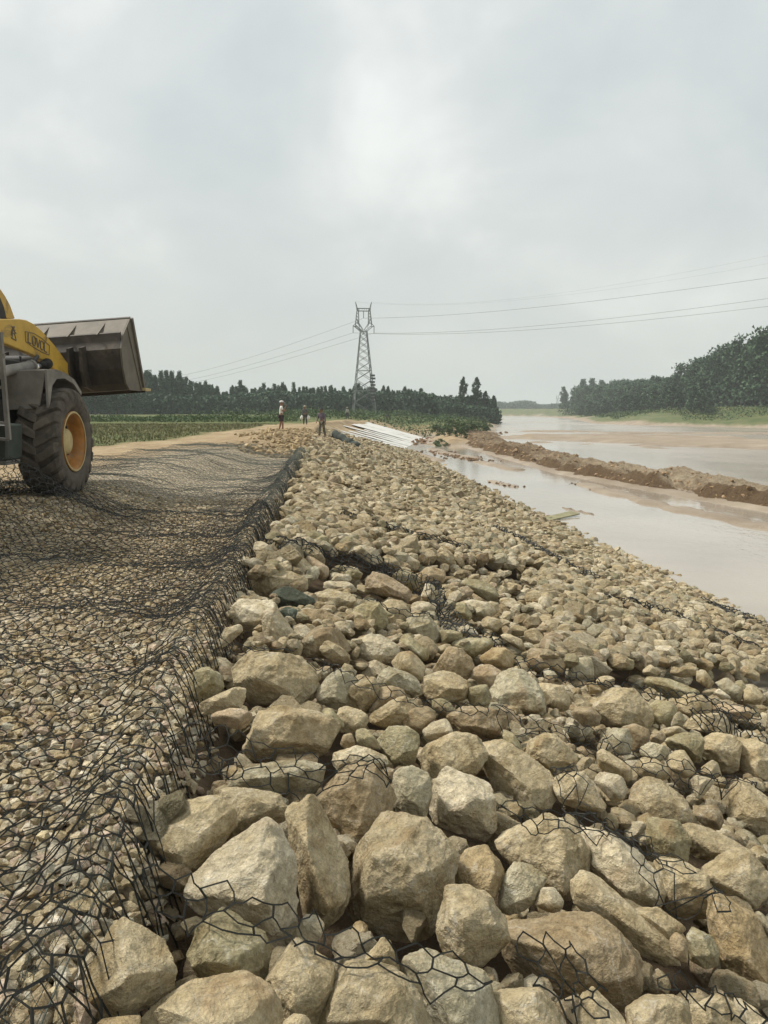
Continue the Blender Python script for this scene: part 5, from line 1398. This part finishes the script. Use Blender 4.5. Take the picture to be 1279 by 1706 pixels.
m = MB(); c_ = Pq(905, 560)+EV*.86+np.array([0, -.03, -.02]); m.tube([c_, c_+np.array([0, -.02, 0])], .025, 10); c_ = c_-EV*.72; m.tube([c_, c_+np.array([0, -.02, 0])], .025, 10); lpart(m, 'bolt', M_DARK, parent=bk)

# ------------------------------------------------------------------ pylon and lines
M_LAT = plain('galvanised_steel', (.21, .22, .215), .6, .2, .2, 1)
TY = 226.0
def tp(px, py):
    p = ony(px, py, TY); return p[0], p[2]
cx0 = tp(606, 690)[0]; gzT = 0.2
S_ = TY/FOC
def make_pylon(name, label, at_, sc_, rz):
    r = thing(name, label, 'pylon', at_, rz)
    def half(z):   # half width of the body at height z
        return np.interp(z, [0, 30.0], [4.1, 1.15])
    bw = .26
    for sx in (-1, 1):
        for sy in (-1, 1):
            m = MB(); m.bar((sx*half(0), sy*half(0), 0), (sx*half(30), sy*half(30), 30), bw); m.build('leg', M_LAT, r)
    zs = [0, 4.6, 8.8, 12.6, 16.0, 19.0, 21.6, 24.0, 26.2, 28.2, 30]
    for face in range(4):
        m = MB()
        for z0, z1 in zip(zs[:-1], zs[1:]):
            h0, h1 = half(z0), half(z1)
            for a, b in (((-h0, z0), (h1, z1)), ((h0, z0), (-h1, z1)), ((-h1, z1), (h1, z1)) if z1 in (8.8, 16.0, 30) else ((-h0, z0), (h1, z1))):
                k = half(a[1]); k2 = half(b[1])
                if face == 0: p, q_ = (a[0], -k, a[1]), (b[0], -k2, b[1])
                elif face == 1: p, q_ = (a[0], k, a[1]), (b[0], k2, b[1])
                elif face == 2: p, q_ = (-k, a[0], a[1]), (-k2, b[0], b[1])
                else: p, q_ = (k, a[0], a[1]), (k2, b[0], b[1])
                m.bar(p, q_, .16)
        m.build('bracing', M_LAT, r)
    # head: lower arms, window frame, top beam with two horns
    for sx in (-1, 1):
        m = MB()
        for sy in (-.9, .9):
            m.bar((0, sy, 29.6), (sx*3.0, sy*.6, 32.2), .2); m.bar((sx*3.0, sy*.6, 32.2), (sx*2.3, sy*.5, 38.0), .2); m.bar((sx*1.15, sy, 30), (sx*3.6, sy*.3, 31.9), .2)
            m.bar((sx*1.4, sy*.8, 31.4), (sx*2.5, sy*.6, 34.4), .14); m.bar((0.2*sx, sy, 30.4), (sx*1.7, sy*.7, 32.8), .16); m.bar((sx*1.7, sy*.7, 32.8), (sx*1.8, sy*.5, 37.6), .16)
            for k in range(5):
                z0 = 32.4+k*1.1; m.bar((sx*(3.0-.12*k), sy*.6, z0), (sx*(1.75+.02*k), sy*.6, z0+1.0), .1); m.bar((sx*(1.75+.02*k), sy*.6, z0), (sx*(3.0-.12*k), sy*.6, z0+1.0), .1)
        m.build('window_arm', M_LAT, r)
        m = MB(); m.bar((sx*2.4, 0, 37.4), (sx*2.9, 0, 40.3), .22); m.bar((sx*2.0, 0, 37.6), (sx*2.9, 0, 40.3), .16); m.build('horn', M_LAT, r)
        m = MB(); m.bar((sx*2.6, 0, 31.6), (sx*3.9, 0, 31.8), .25); m.bar((sx*3.9, 0, 31.8), (sx*2.8, 0, 32.9), .14); m.build('crossarm', M_LAT, r)
        m = MB(); m.tube([(sx*3.8, 0, 31.7), (sx*3.8, 0, 29.4)], .13, 6); m.build('insulator', M_LAT, r)
    m = MB()
    for z in (37.1, 38.0): m.bar((-2.5, -.5, z), (2.5, -.5, z), .18); m.bar((-2.5, .5, z), (2.5, .5, z), .18)
    for k in range(6): m.bar((-2.4+k*.8, -.5, 37.1), (-2+k*.8, -.5, 38.0), .1)
    m.build('top_beam', M_LAT, r)
    m = MB(); m.tube([(0, 0, 37.1), (0, 0, 34.6)], .13, 6); m.build('insulator', M_LAT, r)
    r.scale = (sc_, sc_, sc_); return r
hpy = (tp(606, 503)[1]-gzT)/40.3
PY = make_pylon('power_pylon', 'tall steel lattice pylon rising behind the wood at the centre', (cx0, TY, gzT), hpy, math.radians(8))
# stacked plates hung on the river side of the pylon
m = MB()
for k in range(9):
    z = (4.5+k*1.15+(k % 2)*.1)*hpy; m.box((cx0+1.2+.1*(k % 3), TY-4.3, gzT+z), (cx0+2.7+.15*(k % 2), TY-4.15, gzT+z+.55))
m.V = [v-np.array([cx0, TY, gzT]) for v in m.V]
sg_ = m.build('warning_plates', plain('dark_plate', (.05, .05, .05), .6), None); sg_.parent = PY; sg_.scale = (1/hpy,)*3
def wire(p0, p1, sag, r0, label, n=40):
    p0 = np.array(p0); p1 = np.array(p1); t = np.linspace(0, 1, n)[:, None]
    P = p0+(p1-p0)*t; P[:, 2] -= (4*sag*t*(1-t)).ravel()
    rr_ = r0*np.linalg.norm((P[1:]+P[:-1])/2-CAM, axis=1)
    V, F = tubes(P[:-1], P[1:], rr_, 5)
    tag(link('power_line', mesh_np('power_line', V-P[0], F, M_LAT), loc=P[0]), label, 'power line', 'power lines on the pylon')
c8, s8 = math.cos(math.radians(8))*hpy, math.sin(math.radians(8))*hpy
def att(x, z): return (cx0+x*c8, TY+x*s8, gzT+z*hpy)
def far_r(py, Y=95): p = ony(1279, py, Y); return p
def ext(p0, p1, k): p0 = np.array(p0); p1 = np.array(p1); return p0+(p1-p0)*k
for a, py_, sg, lab in ((att(0, 34.6), 447, 2.0, 'upper conductor running from the pylon head to the right edge of the sky'),
                    (att(3.8, 29.4), 480, 2.2, 'upper wire of the close lower pair to the right of the pylon'),
                    (att(-3.8, 29.4), 490, 2.6, 'lower wire of the close lower pair to the right of the pylon')):
    e_ = far_r(py_, 110); wire(a, ext(a, e_, 1.25), sg, .00019, lab)
for a, py_, lab in ((att(2.9, 40.3), 391, 'faint ground wire high above the right bank'), (att(-2.9, 40.3), 404, 'second faint ground wire just below the highest one')):
    e_ = far_r(py_, 100); wire(a, ext(a, e_, 1.25), 4, .00006, lab)
for a, q0, sg, lab in ((att(0, 34.6), (300, 624), 2.0, 'upper wire sinking from the pylon towards the wood behind the loader'),
                   (att(-3.8, 29.4), (300, 634), 1.6, 'middle wire sinking left of the pylon'), (att(3.8, 29.4), (300, 640), 1.6, 'lowest wire sinking left of the pylon')):
    e_ = ony(q0[0], q0[1], 520); wire(a, ext(a, e_, 1.1), sg, .00015, lab)
FP = make_pylon('power_pylon', 'tiny far pylon above the hazy wood at the end of the river', (ray(928, 683)[0]/ray(928, 683)[1]*1150, 1150, -1), .62, 0)

# ------------------------------------------------------------------ people
def skin(name, pts, edges, mat, parent, sub=2, root=0):
    me = bpy.data.meshes.new(name); me.from_pydata([p[:3] for p in pts], edges, []); o = link(name, me)
    sk = o.modifiers.new('s', 'SKIN'); sk.use_smooth_shade = True
    for i, p in enumerate(pts):
        v = me.skin_vertices[0].data[i]; v.radius = (p[3], p[4] if len(p) > 4 else p[3]); v.use_root = (i == root)
    ss_ = o.modifiers.new('d', 'SUBSURF'); ss_.levels = sub; ss_.render_levels = sub
    bpy.context.view_layer.update(); dg = bpy.context.evaluated_depsgraph_get()
    m2 = bpy.data.meshes.new_from_object(o.evaluated_get(dg)); m2.name = name; m2.materials.clear(); m2.materials.append(mat)
    for p in m2.polygons: p.use_smooth = True
    bpy.data.objects.remove(o); bpy.data.meshes.remove(me)
    return link(name, m2, parent)
M_SKIN = plain('skin', (.24, .125, .075), .6, 0, .1, 8)
M_HAIR = plain('hair', (.012, .010, .010), .6)
M_SHOE = plain('shoes', (.05, .045, .04), .7)
def person(label, loc, rz, H, arms, lean, shirt, legs, hat, hat_kind, extra=None, stride=.10, shorts=False):
    r = thing('person', label, 'person', loc, rz, 'workers on the bank')
    k = H/1.72; l = lean
    def q(x, y, z, a, b=None): return (x*k, y*k, z*k, a*k, (b or a)*k)
    pel = q(0, 0, .96, .13, .10); sp = q(0, l*.25, 1.14, .125, .09); ch = q(0, l*.6, 1.36, .15, .10); nk = q(0, l*.85, 1.49, .055); hb = q(0, l+.02, 1.57, .075, .085); hd = q(0, l+.01, 1.66, .085, .095); ht = q(0, l, 1.71, .055, .06)
    P = [pel, sp, ch, nk, hb, hd, ht]; E = [(0, 1), (1, 2), (2, 3), (3, 4), (4, 5), (5, 6)]
    lp = []; ap = []
    for s in (-1, 1):
        hp = q(s*.09, 0, .90, .088); kn = q(s*.11, stride*s*.5+.02, .50, .062); an = q(s*.12, stride*s-.03, .09, .040); ft = q(s*.13, stride*s+.10, .04, .045, .03)
        n = len(P); P += [hp, kn, an, ft]; E += [(0, n), (n, n+1), (n+1, n+2), (n+2, n+3)]; lp.append((hp, kn, an, ft))
        sh = q(s*.18, l*.7, 1.40, .060); el, wr = arms[0 if s < 0 else 1]
        el = q(*el, .042); wr = q(*wr, .028); d_ = np.array(wr[:3])-np.array(el[:3]); d_ /= np.linalg.norm(d_)
        hn = tuple(np.array(wr[:3])+d_*.07*k)+(.032*k, .018*k)
        n = len(P); P += [sh, el, wr, hn]; E += [(2, n), (n, n+1), (n+1, n+2), (n+2, n+3)]; ap.append((sh, el, wr, hn))
        sd = unit(np.cross(d_, [0, 0, 1.])+1e-6)
        for f in range(5):      # fingers
            off = sd*(f-1.5)*.018*k if f < 4 else sd*-.045*k
            b0 = np.array(hn[:3])+off*.6; b1 = b0+d_*(.05 if f < 4 else .025)*k+off*.4; b2 = b1+d_*.03*k+np.array([0, 0, -.012*k])
            n2_ = len(P); P += [tuple(b0)+(.010*k,), tuple(b1)+(.009*k,), tuple(b2)+(.007*k,)]; E += [(n+3, n2_), (n2_, n2_+1), (n2_+1, n2_+2)]
    P = [p if len(p) == 5 else p+(p[3],) for p in P]
    skin('body', P, E, M_SKIN, r)
    # face
    hy, hz = (l+.01)*k, 1.645*k
    m = MB(); m.tube([(0, hy+.085*k, hz+.01*k), (0, hy+.112*k, hz-.02*k)], [.010*k, .016*k], 6)
    for s in (-1, 1): m.tube([(s*.085*k, hy, hz+.02*k), (s*.10*k, hy-.01*k, hz-.02*k)], .018*k, 6)
    m.build('nose_and_ears', M_SKIN, r, True)
    m = MB()
    for s in (-1, 1): m.tube([(s*.032*k, hy+.086*k, hz+.022*k), (s*.032*k, hy+.095*k, hz+.022*k)], .010*k, 6)
    m.build('eyes', M_HAIR, r)
    e = 1.0
    sp_ = [(*pel[:3], .145*k, .112*k), (*sp[:3], .145*k, .108*k), (*ch[:3], .168*k, .118*k), (*nk[:3], .065*k, .065*k)]; ee = [(0, 1), (1, 2), (2, 3)]
    for a in ap:
        n = len(sp_); mid = tuple(np.array(a[0][:3])*.35+np.array(a[1][:3])*.65); sp_ += [(*a[0][:3], .075*k, .075*k), (*mid, .068*k, .068*k)]; ee += [(2, n), (n, n+1)]
        if not shorts: sp_.append((*a[1][:3], .056*k, .056*k)); sp_.append((*a[2][:3], .042*k, .042*k)); ee += [(n+1, n+2), (n+2, n+3)]
    skin('shirt', sp_, ee, shirt, r)
    tp_ = [(*pel[:3], .150*k, .118*k)]; te = []
    for a in lp:
        n = len(tp_); z = .62 if shorts else .11
        kn = a[1][:3]; 
        if shorts: kn2 = tuple(np.array(a[0][:3])*.25+np.array(kn)*.75); tp_ += [(*a[0][:3], .105*k, .105*k), (*kn2, .110*k, .10*k)]; te += [(0, n), (n, n+1)]
        else: tp_ += [(*a[0][:3], .105*k, .105*k), (*kn, .082*k, .082*k), (*a[2][:3], .066*k, .066*k)]; te += [(0, n), (n, n+1), (n+1, n+2)]
    skin('shorts' if shorts else 'trousers', tp_, te, legs, r)
    for a in lp:
        skin('shoe', [(*a[2][:2], .05*k, .05*k, .045*k), (a[3][0], a[3][1]+.03*k, .035*k, .045*k, .03*k)], [(0, 1)], M_SHOE, r, 1)
    m = MB(); hz2 = 1.69*k
    V = []; F = []
    for i, (rr_, zz) in enumerate(((.108, 0), (.106, .045), (.08, .085), (.03, .102), (.001, .103))):
        for j in range(16): a = j*math.pi/8; V.append((rr_*k*math.cos(a), hy+rr_*k*1.1*math.sin(a), hz2+zz*k))
    for i in range(4):
        for j in range(16): F.append((i*16+j, i*16+(j+1) % 16, i*16+16+(j+1) % 16, i*16+16+j))
    m.add(V, F)
    hobj = m.build('hat' if hat_kind == 'brim' else 'cap', hat, r, True)
    m = MB()
    if hat_kind == 'brim':
        V = []
        for rr_, zz in ((.10, .012), (.19, -.012), (.19, -.022), (.10, 0)):
            for j in range(20): a = j*math.pi/10; V.append((rr_*k*math.cos(a), hy+rr_*k*math.sin(a), hz2+zz*k))
        F = [(i*20+j, i*20+(j+1) % 20, i*20+20+(j+1) % 20, i*20+20+j) for i in range(3) for j in range(20)]
        m.add(V, F); m.build('brim', hat, hobj, True)
    else:
        m.box((-.075*k, hy+.07*k, hz2-.002*k), (.075*k, hy+.19*k, hz2+.012*k)); m.build('peak', hat, hobj)
    return r, k
M_WHITE = plain('white_cotton', (.62, .61, .57), .8, 0, .06, 12); M_PURP = plain('dark_plum_cloth', (.035, .018, .026), .8, 0, .2, 12)
M_CAMO = plain('camouflage', (.13, .115, .075), .85, 0, .7, 14, stain=(.04, .045, .03, .5, .9)); M_LILAC = plain('grey_violet_shirt', (.115, .09, .115), .85, 0, .25, 12)
M_COAT = plain('grey_coat', (.10, .10, .10), .85, 0, .2, 10); M_PALE = plain('pale_grey_shirt', (.34, .34, .31), .85, 0, .15, 10); M_STRAW = plain('straw_hat', (.36, .31, .22), .85, 0, .15, 30); M_DHAT = plain('dark_hat', (.045, .045, .04), .85)
def ground_at(px, py):
    d = ray(px, py); t = 2.0
    for _ in range(400):
        P = CAM+d*t
        if P[2] < gz1(P[0], P[1])-.0: break
        t *= 1.008
    return P
def put(px, Y, fall=None):
    X = ray(px, 690)[0]/ray(px, 690)[1]*Y; return (X, Y, gz1(X, Y)-.02)
hang = (((-.24, 0, 1.14), (-.27, .05, .90)), ((.24, 0, 1.14), (.27, .05, .90)))
phone = (((-.22, .02, 1.15), (-.12, .22, 1.22)), ((.24, .10, 1.18), (.08, .26, 1.44)))
p1 = put(468, 43.5); r1, k1 = person('man in a white shirt, dark shorts and white cap raising a phone to his face', (p1[0], p1[1], p1[2]), math.radians(-78), 1.72, phone, .03, M_WHITE, M_PURP, M_WHITE, 'cap', shorts=True)
m = MB(); m.box((-.035, -.005, -.07), (.035, .005, .07)); ph = m.build('phone', M_HAIR, None, False, .004)
from mathutils import Matrix as _M
ph.matrix_world = _M.Translation(p1)@_M.Rotation(math.radians(-78), 4, 'Z')@_M.Translation((.06, .33, 1.50)); tag(ph, 'black phone held up by the man in the white shirt', 'phone')
p2 = (ray(536, 690)[0]/ray(536, 690)[1]*46.5, 46.5); z2 = float(bank(np.array([p2[0]]), np.array([p2[1]]))[0])+.10
person('man in a violet shirt, camouflage trousers and dark brimmed hat standing on the rocks', (p2[0], p2[1], z2), math.radians(150), 1.70, (((-.25, .04, 1.14), (-.30, .08, .92)), ((.26, .05, 1.16), (.24, .20, .98))), .05, M_LILAC, M_CAMO, M_DHAT, 'brim', stride=.14)
p3 = put(508, 70); person('worker in a grey coat and hat carrying a white bag in each hand', p3, math.radians(175), 1.68, hang, .04, M_COAT, M_DHAT, M_STRAW, 'brim')
for s in (-1, 1):
    m = MB(); m.tube([(0, 0, .36), (.02, 0, .26), (0, .01, .12), (0, 0, 0)], [.015, .10, .15, .11], 8)
    b_ = m.build('carrier_bag', M_WHITE, None, True); b_.location = (p3[0]+s*.30, p3[1]-.06, p3[2]+.48); b_.scale = (1.1, 1.1, 1.1)
    tag(b_, 'white carrier bag hanging to the %s of the worker in the grey coat' % ('left' if s < 0 else 'right'), 'bag', 'carrier bags')
p4 = put(578.5, 112); person('distant worker in a pale shirt above the far end of the white sheets', (p4[0], p4[1], p4[2]), math.radians(160), 1.7, hang, .03, M_PALE, M_DHAT, M_STRAW, 'brim')
p5 = put(645, 128); person('farthest worker, small grey figure beyond the white sheets', (p5[0], p5[1], p5[2]), math.radians(200), 1.65, hang, .10, M_COAT, M_CAMO, M_DHAT, 'brim')

# ------------------------------------------------------------------ haze
hz, hnt, _b = material('haze'); hnt.nodes.remove(_b)
pv = hnt.nodes.new('ShaderNodeVolumePrincipled'); pv.inputs['Color'].default_value = (.80, .86, .90, 1); pv.inputs['Density'].default_value = .0004; pv.inputs['Anisotropy'].default_value = 0
hnt.links.new(pv.outputs[0], hnt.nodes['Material Output'].inputs['Volume'])
m = MB(); m.box((-905, -30, -4.5), (960, 2680, 46)); o = m.build('haze', hz); o['kind'] = 'stuff'
